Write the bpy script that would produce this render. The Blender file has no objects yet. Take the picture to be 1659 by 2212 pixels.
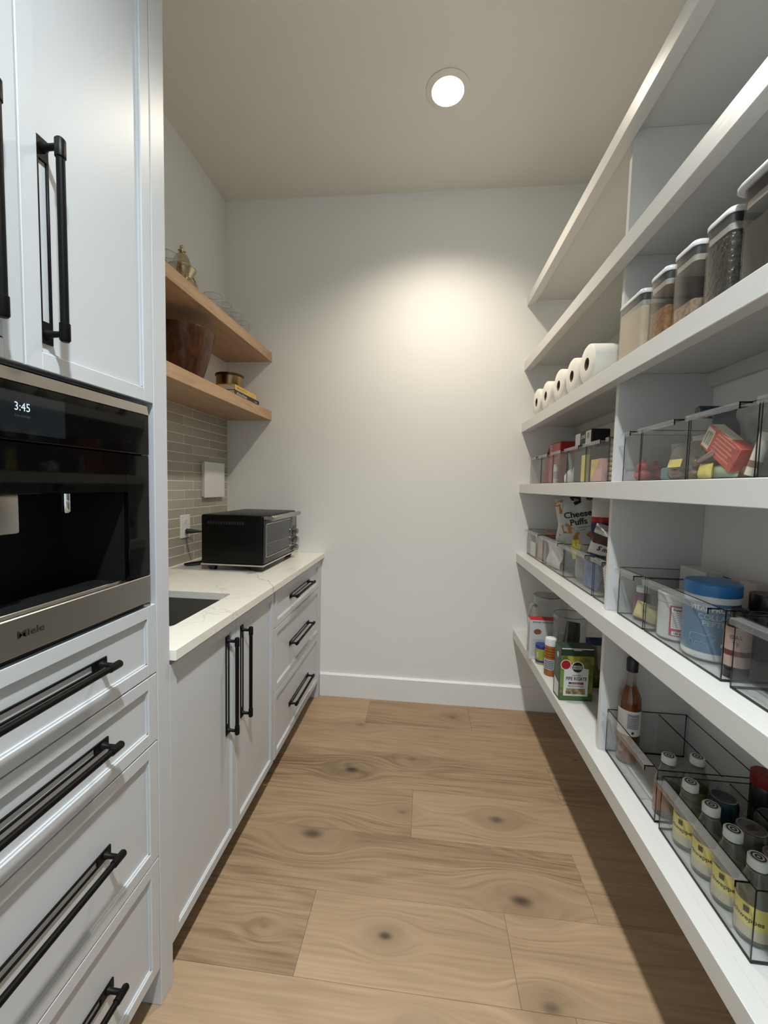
import bpy, bmesh, math, random
from mathutils import Vector, Matrix
sc = bpy.context.scene
COL = sc.collection
PI = math.pi

# ------------------------------------------------------------------ camera
TH, PH, RO, CAM_H, F_PX = 0.1004, 0.0641, 0.0228, 1.3459, 881.84
fw = Vector((-math.sin(TH) * math.cos(PH), math.cos(TH) * math.cos(PH), -math.sin(PH)))
r0 = Vector((math.cos(TH), math.sin(TH), 0))
u0 = r0.cross(fw)
cr = r0 * math.cos(RO) + u0 * math.sin(RO)
cu = u0 * math.cos(RO) - r0 * math.sin(RO)
cam_d = bpy.data.cameras.new('camera')
cam_d.sensor_fit = 'HORIZONTAL'
cam_d.sensor_width = 36.0
cam_d.lens = F_PX / 1659.0 * 36.0
cam_d.clip_start = 0.02
cam = bpy.data.objects.new('camera', cam_d)
COL.objects.link(cam)
cam.matrix_world = Matrix(((cr.x, cu.x, -fw.x, 0), (cr.y, cu.y, -fw.y, 0), (cr.z, cu.z, -fw.z, CAM_H), (0, 0, 0, 1)))
sc.camera = cam

# ------------------------------------------------------------------ world (dim daylight of the next room, through the doorway behind the camera)
world = bpy.data.worlds.new('World')
sc.world = world
world.use_nodes = True
bg = world.node_tree.nodes['Background']
bg.inputs['Color'].default_value = (0.64, 0.86, 1.0, 1)
bg.inputs['Strength'].default_value = .95
sc.view_settings.view_transform = 'Standard'
sc.view_settings.look = 'None'
sc.view_settings.exposure = 0.18
sc.view_settings.gamma = 1.0
sc.view_settings.use_curve_mapping = False
sc.cycles.max_bounces = 8
sc.cycles.diffuse_bounces = 5
sc.cycles.glossy_bounces = 3
sc.cycles.transparent_max_bounces = 24
sc.cycles.use_adaptive_sampling = True
sc.cycles.adaptive_threshold = .05
sc.cycles.adaptive_min_samples = 12
sc.cycles.use_light_tree = False
sc.cycles.sample_clamp_indirect = 6.0
sc.cycles.caustics_reflective = False
sc.cycles.caustics_refractive = False
LAMPS = [(0.045, 1.889, 90., (1.0, .905, .745)), (0.045, -0.02, 280., (.87, .96, 1.0))]   # x, y, watts, colour

# ------------------------------------------------------------------ measures
D = 2.494            # back wall
XL, XR = -1.2682, 0.8635
ZC = 3.0568
XS = 0.551           # front of the right shelves
YF = -1.25           # wall with the doorway, behind the camera
SHELF = [2.4487, 2.0823, 1.7284, 1.3739, 0.9629, 0.4973]   # shelf tops, right side

# ------------------------------------------------------------------ materials
MATS = {}
def node_mat(name):
    m = bpy.data.materials.new(name); m.use_nodes = True
    nt = m.node_tree; nt.nodes.clear()
    out = nt.nodes.new('ShaderNodeOutputMaterial')
    return m, nt, out
def N(nt, t, **kw):
    n = nt.nodes.new(t)
    for k, v in kw.items(): setattr(n, k, v)
    return n
def L(nt, a, b): nt.links.new(a, b)
def M(name, col=(.8, .8, .8), rough=.5, metal=0., spec=.5, bump=None, var=None, emit=None, coat=0., sss=0., obj_random=0.):
    """plain procedural material; bump=(scale,strength), var=(scale,amount,stretch xyz)"""
    if name in MATS: return MATS[name]
    m, nt, out = node_mat(name)
    p = N(nt, 'ShaderNodeBsdfPrincipled')
    p.inputs['Base Color'].default_value = (*col, 1)
    p.inputs['Roughness'].default_value = rough
    p.inputs['Metallic'].default_value = metal
    p.inputs['Specular IOR Level'].default_value = spec
    p.inputs['Coat Weight'].default_value = coat
    if coat: p.inputs['Coat Roughness'].default_value = .08
    if emit:
        p.inputs['Emission Color'].default_value = (*emit[:3], 1); p.inputs['Emission Strength'].default_value = emit[3]
    geo = None
    if bump or var or obj_random:
        geo = N(nt, 'ShaderNodeTexCoord')
    if var:
        mp = N(nt, 'ShaderNodeMapping'); mp.inputs['Scale'].default_value = var[2] if len(var) > 2 else (1, 1, 1)
        L(nt, geo.outputs['Object'], mp.inputs['Vector'])
        tn = N(nt, 'ShaderNodeTexNoise'); tn.inputs['Scale'].default_value = var[0]; tn.inputs['Detail'].default_value = 5
        L(nt, mp.outputs['Vector'], tn.inputs['Vector'])
        mx = N(nt, 'ShaderNodeMix', data_type='RGBA')
        a = var[1]
        mx.inputs[6].default_value = (*[max(0, c * (1 - a)) for c in col], 1)
        mx.inputs[7].default_value = (*[min(1, c * (1 + a)) for c in col], 1)
        mr = N(nt, 'ShaderNodeMapRange'); mr.inputs['From Min'].default_value = .3; mr.inputs['From Max'].default_value = .7
        L(nt, tn.outputs['Fac'], mr.inputs['Value']); L(nt, mr.outputs['Result'], mx.inputs[0])
        L(nt, mx.outputs[2], p.inputs['Base Color'])
    if obj_random:
        oi = N(nt, 'ShaderNodeObjectInfo')
        mx2 = N(nt, 'ShaderNodeMix', data_type='RGBA')
        mx2.inputs[6].default_value = (*[c * (1 - obj_random) for c in col], 1)
        mx2.inputs[7].default_value = (*[min(1, c * (1 + obj_random)) for c in col], 1)
        L(nt, oi.outputs['Random'], mx2.inputs[0]); L(nt, mx2.outputs[2], p.inputs['Base Color'])
    if bump:
        tb = N(nt, 'ShaderNodeTexNoise'); tb.inputs['Scale'].default_value = bump[0]; tb.inputs['Detail'].default_value = 2
        mpb = N(nt, 'ShaderNodeMapping'); mpb.inputs['Scale'].default_value = bump[2] if len(bump) > 2 else (1, 1, 1)
        L(nt, geo.outputs['Object'], mpb.inputs['Vector']); L(nt, mpb.outputs['Vector'], tb.inputs['Vector'])
        b = N(nt, 'ShaderNodeBump'); b.inputs['Strength'].default_value = bump[1]; b.inputs['Distance'].default_value = .002
        L(nt, tb.outputs['Fac'], b.inputs['Height']); L(nt, b.outputs['Normal'], p.inputs['Normal'])
    L(nt, p.outputs[0], out.inputs[0])
    MATS[name] = m
    return m
def CLEAR(name, tint=(.95, .96, .96), ior=1.45, rough=.03, gain=1.0, haze=0., haze_col=(.8, .8, .8)):
    """thin clear plastic or glass: see-through with a fresnel sheen, optionally a little milky"""
    if name in MATS: return MATS[name]
    m, nt, out = node_mat(name)
    tr = N(nt, 'ShaderNodeBsdfTransparent'); tr.inputs['Color'].default_value = (*tint, 1)
    gl = N(nt, 'ShaderNodeBsdfGlossy'); gl.inputs['Roughness'].default_value = rough
    lw = N(nt, 'ShaderNodeLayerWeight'); lw.inputs['Blend'].default_value = .5
    pw = N(nt, 'ShaderNodeMath', operation='POWER'); pw.inputs[1].default_value = 4.; L(nt, lw.outputs['Facing'], pw.inputs[0])
    f0 = ((ior - 1) / (ior + 1)) ** 2
    mu = N(nt, 'ShaderNodeMath', operation='MULTIPLY_ADD'); mu.use_clamp = True
    mu.inputs[1].default_value = .75 * gain; mu.inputs[2].default_value = f0 * gain; L(nt, pw.outputs[0], mu.inputs[0])
    mx = N(nt, 'ShaderNodeMixShader'); L(nt, mu.outputs[0], mx.inputs[0]); L(nt, tr.outputs[0], mx.inputs[1]); L(nt, gl.outputs[0], mx.inputs[2])
    last = mx
    if haze:
        df = N(nt, 'ShaderNodeBsdfDiffuse'); df.inputs['Color'].default_value = (*haze_col, 1)
        m2 = N(nt, 'ShaderNodeMixShader'); m2.inputs[0].default_value = haze
        L(nt, mx.outputs[0], m2.inputs[1]); L(nt, df.outputs[0], m2.inputs[2]); last = m2
    L(nt, last.outputs[0], out.inputs[0])
    MATS[name] = m
    return m

KNOTS = [(-.309, 1.829, .045, 1.), (-.397, 1.461, .055, .8), (.326, 1.620, .04, .9), (-.082, 1.1375, .03, .85), (.351, 1.2925, .05, .9),
         (-.03, 1.946, .04, .6), (-.328, 2.196, .04, .5), (.194, 2.344, .035, .7), (.365, 1.019, .035, .7), (-.056, 1.609, .03, .5),
         (.02, .93, .03, .5), (-.45, 1.12, .02, .4), (.30, .80, .04, .7), (-.2, .55, .05, .7)]
def wood_floor():
    m, nt, out = node_mat('oak_floor')
    p = N(nt, 'ShaderNodeBsdfPrincipled'); p.inputs['Roughness'].default_value = .5; p.inputs['Specular IOR Level'].default_value = .35
    geo = N(nt, 'ShaderNodeNewGeometry'); oi = N(nt, 'ShaderNodeObjectInfo')
    sep = N(nt, 'ShaderNodeSeparateXYZ'); L(nt, geo.outputs['Position'], sep.inputs[0])
    def math_(op, a, b=None, c=None):
        n = N(nt, 'ShaderNodeMath', operation=op)
        for i, v in enumerate((a, b, c)):
            if v is None: continue
            if isinstance(v, (int, float)): n.inputs[i].default_value = v
            else: L(nt, v, n.inputs[i])
        return n.outputs[0]
    ksum = None; bend = None
    flat = N(nt, 'ShaderNodeVectorMath', operation='MULTIPLY'); flat.inputs[1].default_value = (.55, 1, 0); L(nt, geo.outputs['Position'], flat.inputs[0])
    def bell(d, r, top):
        n = N(nt, 'ShaderNodeMapRange', interpolation_type='SMOOTHERSTEP'); n.inputs['From Max'].default_value = r
        n.inputs['To Min'].default_value = top; n.inputs['To Max'].default_value = 0; L(nt, d, n.inputs['Value']); return n.outputs['Result']
    for (kx, ky, ks, ka) in KNOTS:
        dn = N(nt, 'ShaderNodeVectorMath', operation='DISTANCE'); dn.inputs[1].default_value = (kx * .55, ky, 0); L(nt, flat.outputs[0], dn.inputs[0])
        d = dn.outputs['Value']
        g = math_('ADD', bell(d, ks * .66, ka * .85), bell(d, ks * 2.6, ka * .36))
        bw = math_('MULTIPLY', math_('SUBTRACT', sep.outputs['Y'], ky), bell(d, ks * 3.2, 1.5))
        ksum = g if ksum is None else math_('ADD', ksum, g)
        bend = math_('MULTIPLY', bw, -1.) if bend is None else math_('SUBTRACT', bend, bw)
    rnd = math_('MULTIPLY', oi.outputs['Random'], 37.)
    yy = math_('ADD', sep.outputs['Y'], bend)
    cmb = N(nt, 'ShaderNodeCombineXYZ')
    L(nt, math_('ADD', sep.outputs['X'], rnd), cmb.inputs[0]); L(nt, math_('ADD', yy, rnd), cmb.inputs[1]); L(nt, rnd, cmb.inputs[2])
    def noise(scale, sx, sy, detail, dist=0.):
        mp = N(nt, 'ShaderNodeMapping'); mp.inputs['Scale'].default_value = (sx, sy, 1); L(nt, cmb.outputs[0], mp.inputs['Vector'])
        t = N(nt, 'ShaderNodeTexNoise'); t.inputs['Scale'].default_value = scale; t.inputs['Detail'].default_value = detail; t.inputs['Distortion'].default_value = dist
        L(nt, mp.outputs[0], t.inputs['Vector']); return t.outputs['Fac']
    warp = noise(2.4, .30, 2.6, 4, .4)
    # cathedral grain: contour lines of a stretched noise field
    ring = math_('FRACT', math_('MULTIPLY', noise(1.5, .42, 4.4, 2, .35), 12.))
    ring = math_('ABSOLUTE', math_('SUBTRACT', ring, .5))
    fine = noise(70., .05, 1.5, 4)
    big = noise(1.4, .6, 2.2, 4, .3)
    cr_ = N(nt, 'ShaderNodeValToRGB')
    e = cr_.color_ramp.elements
    e[0].position = .22; e[0].color = (.150, .094, .054, 1)
    e[1].position = .80; e[1].color = (.455, .318, .20, 1)
    mid = cr_.color_ramp.elements.new(.47); mid.color = (.325, .218, .13, 1)
    v = math_('ADD', math_('MULTIPLY', fine, .50), math_('MULTIPLY', ring, .22))
    v = math_('ADD', v, math_('MULTIPLY', big, .36))
    v = math_('ADD', v, math_('MULTIPLY', math_('SUBTRACT', oi.outputs['Random'], .5), .20))
    v = math_('ADD', v, math_('MULTIPLY', math_('SUBTRACT', warp, .5), .26))
    v = math_('ADD', v, .06)
    L(nt, v, cr_.inputs[0])
    mx = N(nt, 'ShaderNodeMix', data_type='RGBA'); mx.inputs[7].default_value = (.055, .036, .024, 1)
    kk = math_('MULTIPLY', ksum, math_('ADD', math_('MULTIPLY', fine, .9), .35)); kn = N(nt, 'ShaderNodeClamp'); L(nt, kk, kn.inputs[0])
    L(nt, kn.outputs[0], mx.inputs[0]); L(nt, cr_.outputs[0], mx.inputs[6]); L(nt, mx.outputs[2], p.inputs['Base Color'])
    b = N(nt, 'ShaderNodeBump'); b.inputs['Strength'].default_value = .12; b.inputs['Distance'].default_value = .001
    L(nt, fine, b.inputs['Height']); L(nt, b.outputs[0], p.inputs['Normal'])
    L(nt, p.outputs[0], out.inputs[0])
    return m
def wood_plain(name, c0, c1, c2, axis='Y', rough=.5, scale=1.):
    m, nt, out = node_mat(name)
    p = N(nt, 'ShaderNodeBsdfPrincipled'); p.inputs['Roughness'].default_value = rough; p.inputs['Specular IOR Level'].default_value = .4
    g = N(nt, 'ShaderNodeNewGeometry')
    s = {'Y': (9, 1, 9), 'X': (1, 9, 9), 'Z': (9, 9, 1)}[axis]
    mp = N(nt, 'ShaderNodeMapping'); mp.inputs['Scale'].default_value = s; L(nt, g.outputs['Position'], mp.inputs[0])
    t = N(nt, 'ShaderNodeTexNoise'); t.inputs['Scale'].default_value = 3.2 * scale; t.inputs['Detail'].default_value = 7; t.inputs['Distortion'].default_value = 1.2
    L(nt, mp.outputs[0], t.inputs['Vector'])
    t2 = N(nt, 'ShaderNodeTexNoise'); t2.inputs['Scale'].default_value = 40; t2.inputs['Detail'].default_value = 3; L(nt, mp.outputs[0], t2.inputs['Vector'])
    a = N(nt, 'ShaderNodeMath', operation='MULTIPLY_ADD'); a.inputs[1].default_value = .3; L(nt, t2.outputs['Fac'], a.inputs[0]); 
    s2 = N(nt, 'ShaderNodeMath', operation='MULTIPLY'); s2.inputs[1].default_value = .72; L(nt, t.outputs['Fac'], s2.inputs[0]); L(nt, s2.outputs[0], a.inputs[2])
    r = N(nt, 'ShaderNodeValToRGB'); e = r.color_ramp.elements
    e[0].position = .33; e[0].color = (*c0, 1); e[1].position = .68; e[1].color = (*c2, 1); k = e.new(.5); k.color = (*c1, 1)
    L(nt, a.outputs[0], r.inputs[0]); L(nt, r.outputs[0], p.inputs['Base Color']); L(nt, p.outputs[0], out.inputs[0])
    return m
def quartz():
    m, nt, out = node_mat('quartz')
    p = N(nt, 'ShaderNodeBsdfPrincipled'); p.inputs['Roughness'].default_value = .16
    g = N(nt, 'ShaderNodeNewGeometry')
    def vein(scale, rot, width, seed):
        mp = N(nt, 'ShaderNodeMapping'); mp.inputs['Rotation'].default_value = (0, 0, rot); mp.inputs['Location'].default_value = (seed, seed * .7, 0); L(nt, g.outputs['Position'], mp.inputs[0])
        t = N(nt, 'ShaderNodeTexNoise'); t.inputs['Scale'].default_value = scale; t.inputs['Detail'].default_value = 6; t.inputs['Roughness'].default_value = .55
        L(nt, mp.outputs[0], t.inputs['Vector'])
        s = N(nt, 'ShaderNodeMath', operation='SUBTRACT'); s.inputs[1].default_value = .5; L(nt, t.outputs['Fac'], s.inputs[0])
        ab = N(nt, 'ShaderNodeMath', operation='ABSOLUTE'); L(nt, s.outputs[0], ab.inputs[0])
        mr = N(nt, 'ShaderNodeMapRange'); mr.inputs['From Min'].default_value = 0; mr.inputs['From Max'].default_value = width; mr.inputs['To Min'].default_value = 1; mr.inputs['To Max'].default_value = 0
        L(nt, ab.outputs[0], mr.inputs['Value']); return mr.outputs['Result']
    v1 = vein(1.9, .5, .006, 3.3); v2 = vein(3.4, -.4, .012, 7.1)
    msk = N(nt, 'ShaderNodeTexNoise'); msk.inputs['Scale'].default_value = 5.; L(nt, g.outputs['Position'], msk.inputs['Vector'])
    a = N(nt, 'ShaderNodeMath', operation='MULTIPLY_ADD'); L(nt, v2, a.inputs[0]); a.inputs[1].default_value = .35; L(nt, v1, a.inputs[2])
    b0 = N(nt, 'ShaderNodeMath', operation='MULTIPLY'); L(nt, a.outputs[0], b0.inputs[0]); L(nt, msk.outputs['Fac'], b0.inputs[1])
    b = N(nt, 'ShaderNodeMath', operation='MULTIPLY'); b.use_clamp = True; L(nt, b0.outputs[0], b.inputs[0]); b.inputs[1].default_value = .55
    sp = N(nt, 'ShaderNodeSeparateXYZ'); L(nt, g.outputs['Position'], sp.inputs[0])
    wob = N(nt, 'ShaderNodeTexNoise'); wob.inputs['Scale'].default_value = 14.; wob.inputs['Detail'].default_value = 5; L(nt, g.outputs['Position'], wob.inputs['Vector'])
    def mth(op, x, y):
        n = N(nt, 'ShaderNodeMath', operation=op)
        for i, v in enumerate((x, y)):
            if isinstance(v, (int, float)): n.inputs[i].default_value = v
            else: L(nt, v, n.inputs[i])
        return n.outputs[0]
    line = mth('ADD', mth('MULTIPLY', mth('SUBTRACT', sp.outputs['X'], -.82), .772), mth('MULTIPLY', mth('SUBTRACT', sp.outputs['Y'], 1.876), .636))
    line = mth('ABSOLUTE', mth('ADD', line, mth('MULTIPLY', mth('SUBTRACT', wob.outputs['Fac'], .5), .10)), 0)
    lm = N(nt, 'ShaderNodeMapRange'); lm.inputs['From Max'].default_value = .0035; lm.inputs['To Min'].default_value = .95; lm.inputs['To Max'].default_value = 0; L(nt, line, lm.inputs['Value'])
    b2 = N(nt, 'ShaderNodeMath', operation='MAXIMUM'); L(nt, b.outputs[0], b2.inputs[0]); L(nt, lm.outputs['Result'], b2.inputs[1]); b = b2
    mx = N(nt, 'ShaderNodeMix', data_type='RGBA'); mx.inputs[6].default_value = (.86, .82, .745, 1); mx.inputs[7].default_value = (.42, .38, .32, 1)
    L(nt, b.outputs[0], mx.inputs[0]); L(nt, mx.outputs[2], p.inputs['Base Color']); L(nt, p.outputs[0], out.inputs[0])
    return m

wall_m = M('wall_paint', (.85, .845, .825), .62, spec=.3)
ceil_m = M('ceiling_paint', (.80, .775, .71), .8, spec=.2)
trim_m = M('trim_paint', (.84, .845, .85), .38)
cab_m = M('cabinet_paint', (.575, .585, .602), .36)
shelf_m = M('shelf_paint', (.61, .602, .582), .32, bump=(70, .10, (1, .12, 1)))
floor_m = wood_floor()
oak_m = wood_plain('pale_oak', (.40, .25, .145), (.50, .325, .195), (.57, .385, .24))
bowl_m = wood_plain('dark_wood', (.032, .010, .004), (.075, .024, .008), (.15, .05, .017), 'Z', .28, 2.)
quartz_m = quartz()
tile_m = M('tile_glaze', (.40, .365, .30), .22, bump=(18, .25), obj_random=.10)
grout_m = M('grout', (.80, .765, .69), .8)
black_m = M('black_metal', (.005, .0048, .0045), .42, spec=.14)
steel_m = M('steel', (.44, .42, .385), .32, metal=1., bump=(900, .03, (1, .01, 1)))
chrome_m = M('chrome', (.75, .75, .75), .10, metal=1.)
bglass_m = M('black_glass', (.002, .002, .002), .04, spec=.30)
bplast_m = M('black_plastic', (.010, .010, .010), .35)
dark_m = M('dark_inside', (.004, .004, .004), .6)
white_plast_m = M('white_plastic', (.80, .79, .77), .3)
acrylic_m = CLEAR('clear_acrylic', (.97, .975, .975), 1.45, .02, .45, .012, (.75, .76, .76))
acr_edge_m = CLEAR('acrylic_edge', (.20, .20, .21), 1.6, .05, 1.0)  # dark tint painted in for the internal reflection at the clear edges
acr_lip_m = CLEAR('acrylic_lip', (.93, .93, .93), 1.5, .05, .7, .06, (.8, .8, .79))
glass_m = CLEAR('clear_glass', (.95, .96, .96), 1.5, .01, 1.0, .03)
glass_rim_m = CLEAR('glass_rim', (.60, .62, .61), 1.6, .02, 1.4, .10)
smoke_m = CLEAR('smoky_plastic', (.90, .89, .87), 1.45, .03, .5, .02, (.6, .58, .54))

# ------------------------------------------------------------------ mesh helpers
class MB:
    def __init__(s): s.bm = bmesh.new(); s.mi = 0
    def mat(s, i): s.mi = i; return s
    def _tag(s, faces):
        for f in faces: f.material_index = s.mi
    def box(s, x0, x1, y0, y1, z0, z1):
        v = [s.bm.verts.new((x, y, z)) for z in (z0, z1) for y in (y0, y1) for x in (x0, x1)]
        q = [(0, 2, 3, 1), (4, 5, 7, 6), (0, 1, 5, 4), (2, 6, 7, 3), (0, 4, 6, 2), (1, 3, 7, 5)]
        s._tag([s.bm.faces.new([v[i] for i in f]) for f in q]); return s
    def rbox(s, x0, x1, y0, y1, z0, z1, r=.002, seg=1):
        t = bmesh.new()
        v = [t.verts.new((x, y, z)) for z in (z0, z1) for y in (y0, y1) for x in (x0, x1)]
        for f in [(0, 2, 3, 1), (4, 5, 7, 6), (0, 1, 5, 4), (2, 6, 7, 3), (0, 4, 6, 2), (1, 3, 7, 5)]: t.faces.new([v[i] for i in f])
        bmesh.ops.bevel(t, geom=t.edges[:], offset=r, segments=seg, profile=.5, affect='EDGES')
        return s.merge(t)
    def merge(s, t, mtx=None):
        t.verts.index_update()
        vm = [s.bm.verts.new(mtx @ v.co if mtx else v.co) for v in t.verts]
        for f in t.faces:
            try:
                nf = s.bm.faces.new([vm[v.index] for v in f.verts]); nf.material_index = s.mi
            except ValueError: pass
        t.free(); return s
    def loops(s, rings, cap0=True, cap1=True, closed=False):
        R = [[s.bm.verts.new(p) for p in ring] for ring in rings]
        n = len(R[0]); fs = []
        pairs = list(zip(R, R[1:])) + ([(R[-1], R[0])] if closed else [])
        for a, b in pairs:
            for i in range(n):
                j = (i + 1) % n
                fs.append(s.bm.faces.new((a[i], a[j], b[j], b[i])))
        if not closed:
            if cap0: fs.append(s.bm.faces.new(R[0][::-1]))
            if cap1: fs.append(s.bm.faces.new(R[-1]))
        s._tag(fs); return s
    def lathe(s, prof, c=(0, 0, 0), seg=28, axis='Z', cap0=True, cap1=True, closed=False):
        rings = []
        for r, z in prof:
            ring = []
            for i in range(seg):
                a = 2 * PI * i / seg
                x, y = r * math.cos(a), r * math.sin(a)
                p = {'Z': (x, y, z), 'X': (z, x, y), 'Y': (y, z, x)}[axis]
                ring.append((p[0] + c[0], p[1] + c[1], p[2] + c[2]))
            rings.append(ring)
        return s.loops(rings, cap0, cap1, closed)
    def cyl(s, c, r, h, axis='Z', seg=20, bev=0.):
        pr = [(r, 0), (r, h)] if not bev else [(r - bev, 0), (r, bev), (r, h - bev), (r - bev, h)]
        return s.lathe(pr, c, seg, axis)
    def tube(s, path, r, seg=10, cap=True):
        P = [Vector(p) for p in path]; rings = []
        up = Vector((0, 0, 1))
        for i, p in enumerate(P):
            t = (P[min(i + 1, len(P) - 1)] - P[max(i - 1, 0)]).normalized()
            a = t.cross(up)
            if a.length < 1e-3: a = t.cross(Vector((1, 0, 0)))
            a.normalize(); b = t.cross(a).normalized()
            rr = r[i] if isinstance(r, (list, tuple)) else r
            rings.append([p + (a * math.cos(2 * PI * k / seg) + b * math.sin(2 * PI * k / seg)) * rr for k in range(seg)])
        return s.loops(rings, cap, cap)
    def prism(s, pts, axis, a0, a1):
        def P(p, a): return {'X': (a, p[0], p[1]), 'Y': (p[0], a, p[1]), 'Z': (p[0], p[1], a)}[axis]
        return s.loops([[P(p, a0) for p in pts], [P(p, a1) for p in pts]])
    def face(s, pts):
        f = s.bm.faces.new([s.bm.verts.new(p) for p in pts]); s._tag([f]); return s
    def xf(s, mtx): bmesh.ops.transform(s.bm, matrix=mtx, verts=s.bm.verts[:]); return s
    def mesh(s, name, mats, smooth=None):
        bmesh.ops.recalc_face_normals(s.bm, faces=s.bm.faces[:])
        me = bpy.data.meshes.new(name); s.bm.to_mesh(me); s.bm.free()
        for m in (mats if isinstance(mats, (list, tuple)) else [mats]): me.materials.append(m)
        if smooth is not None:
            me.shade_smooth(); me.set_sharp_from_angle(angle=math.radians(smooth))
        return me
def rrect(x0, x1, y0, y1, r, seg=4):
    pts = []
    for cx, cy, a0 in ((x1 - r, y1 - r, 0), (x0 + r, y1 - r, 90), (x0 + r, y0 + r, 180), (x1 - r, y0 + r, 270)):
        for i in range(seg + 1):
            a = math.radians(a0 + 90 * i / seg); pts.append((cx + r * math.cos(a), cy + r * math.sin(a)))
    return pts
def wpos(o):
    p = Vector((0, 0, 0))
    while o: p += o.location; o = o.parent
    return p
def place(name, me, parent=None, world=True):
    o = bpy.data.objects.new(name, me); COL.objects.link(o)
    if parent:
        o.parent = parent
        if world: o.location = -wpos(parent)
    return o
def part(name, mb, mats, parent=None, smooth=None, world=True):
    return place(name, mb.mesh(name, mats, smooth), parent, world)
def tag(o, label=None, cat=None, group=None, kind=None):
    if label: o['label'] = label
    if cat: o['category'] = cat
    if group: o['group'] = group
    if kind: o['kind'] = kind
    return o
def thing(name, label, cat, loc=(0, 0, 0), rz=0., group=None, kind=None):
    o = bpy.data.objects.new(name, None); COL.objects.link(o)
    o.location = loc; o.rotation_euler = (0, 0, rz); o.empty_display_size = .05
    return tag(o, label, cat, group, kind)
def struct(name, mb, mats, smooth=None):
    return tag(part(name, mb, mats, None, smooth), kind='structure')
def copy_tree(o, parent=None):
    c = o.copy(); COL.objects.link(c)
    if parent: c.parent = parent
    for ch in list(o.children): copy_tree(ch, c)
    return c
def text_mesh(s, size, bold=0., align='CENTER', spacing=1., xs=1., shear=0.):
    cu_ = bpy.data.curves.new('lettering', 'FONT'); cu_.body = s; cu_.size = size; cu_.align_x = align; cu_.align_y = 'CENTER'
    cu_.offset = bold; cu_.space_character = spacing; cu_.resolution_u = 3; cu_.shear = shear
    ob = bpy.data.objects.new('lettering', cu_)
    me = ob.to_mesh()
    V = [(v.co.x * xs, v.co.y) for v in me.vertices]; Fc = [tuple(p.vertices) for p in me.polygons]
    ob.to_mesh_clear(); bpy.data.objects.remove(ob); bpy.data.curves.remove(cu_)
    return V, Fc
def lettering(s, size, fn, mat_, parent, name='lettering', world=True, **kw):
    """fn maps the flat letter plane (x right, y up) onto the thing's surface"""
    V, Fc = text_mesh(s, size, **kw)
    me = bpy.data.meshes.new(name); me.from_pydata([fn(x, y) for x, y in V], [], Fc); me.materials.append(mat_)
    return place(name, me, parent, world)

# ================================================================== THE SETTING
# floor: wide oak planks laid across the room
random.seed(5)
fl = struct('floor', MB().box(XL, XR, YF - .1, D, -.05, -.012), M('subfloor', (.10, .07, .045), .8))
JOINTS = {1: [-.305, .294], 2: [-.95, .72], 3: [-1.0, .62], 4: [-.018], 5: [.575], 6: [-.323, .286], 7: [-.72, .42], 8: [-.15], 9: [-.6, .5]}
PW = .2427
for k in range(0, 17):
    y1 = 2.463 + PW - k * PW; y0 = y1 - PW
    y1 = min(y1, D); y0 = max(y0, YF - .1)
    if y1 - y0 < .01: continue
    js = JOINTS.get(k, [random.uniform(-.9, .2), random.uniform(.4, .8)])
    xs_ = [XL] + js + [XR]
    for a, b in zip(xs_, xs_[1:]):
        part('plank', MB().rbox(a + .0003, b - .0003, y0 + .0003, y1 - .0003, -.012, 0, .0006), floor_m, fl)
# walls and ceiling
struct('wall_back', MB().box(XL - .1, XR + .1, D, D + .1, -.05, ZC + .1), wall_m)
wl = struct('wall_left', MB().box(XL - .1, XL, YF, D, -.05, ZC + .1), wall_m)
struct('wall_right', MB().box(XR, XR + .1, YF, D, -.05, ZC + .1), wall_m)
struct('ceiling', MB().box(XL, XR, YF, D, ZC, ZC + .1), ceil_m)
DX0, DX1, DZ = -.52, .50, 2.44      # doorway behind the camera, open to the next room
mb = MB().box(XL - .1, DX0, YF - .1, YF, -.05, ZC + .1).box(DX1, XR + .1, YF - .1, YF, -.05, ZC + .1).box(DX0, DX1, YF - .1, YF, DZ, ZC + .1)
struct('wall_front', mb, wall_m)
mb = MB().rbox(DX0 - .08, DX0 + .01, YF - .1, YF + .015, 0, DZ + .08, .002).rbox(DX1 - .01, DX1 + .08, YF - .1, YF + .015, 0, DZ + .08, .002).rbox(DX0 + .01, DX1 - .01, YF - .1, YF + .015, DZ - .01, DZ + .08, .002)
struct('trim_1', mb, trim_m)
# baseboards
prof = [(D, 0), (D - .015, 0), (D - .015, .139), (D - .0075, .1467), (D, .1467)]
struct('baseboard_back', MB().prism(prof, 'X', -.6375, XR), trim_m)
prof = [(XR, 0), (XR - .015, 0), (XR - .015, .139), (XR - .0075, .1467), (XR, .1467)]
struct('baseboard_right', MB().loops([[(x, YF, z) for x, z in prof], [(x, D - .016, z) for x, z in prof]]), trim_m)

# backsplash: running bond of long thin glazed tiles on the left wall
TZ0, TP, TL = .917, .0481, .2528
part('grout_bed', MB().box(XL, XL + .0089, .957, D, .915, 1.7345), grout_m, wl)
random.seed(11)
tile_cache = {}
for r in range(17):
    z0 = TZ0 + r * TP; z1 = min(z0 + TP - .0030, 1.7342)
    off = 2.1105 if r % 2 == 0 else 2.0275
    ys = sorted({off + TL * k for k in range(-6, 3) if .957 < off + TL * k < D} | {.957, D})
    for a, b in zip(ys, ys[1:]):
        key = (round(b - a, 4), round(z1 - z0, 4))
        if key not in tile_cache:
            tile_cache[key] = MB().rbox(0, .0042, .0015, b - a - .0015, 0, z1 - z0, .0012).mesh('tile', tile_m)
        t = place('tile', tile_cache[key], wl, world=False)
        t.location = (XL + .0058 + random.uniform(-.0003, .0003), a, z0)

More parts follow.
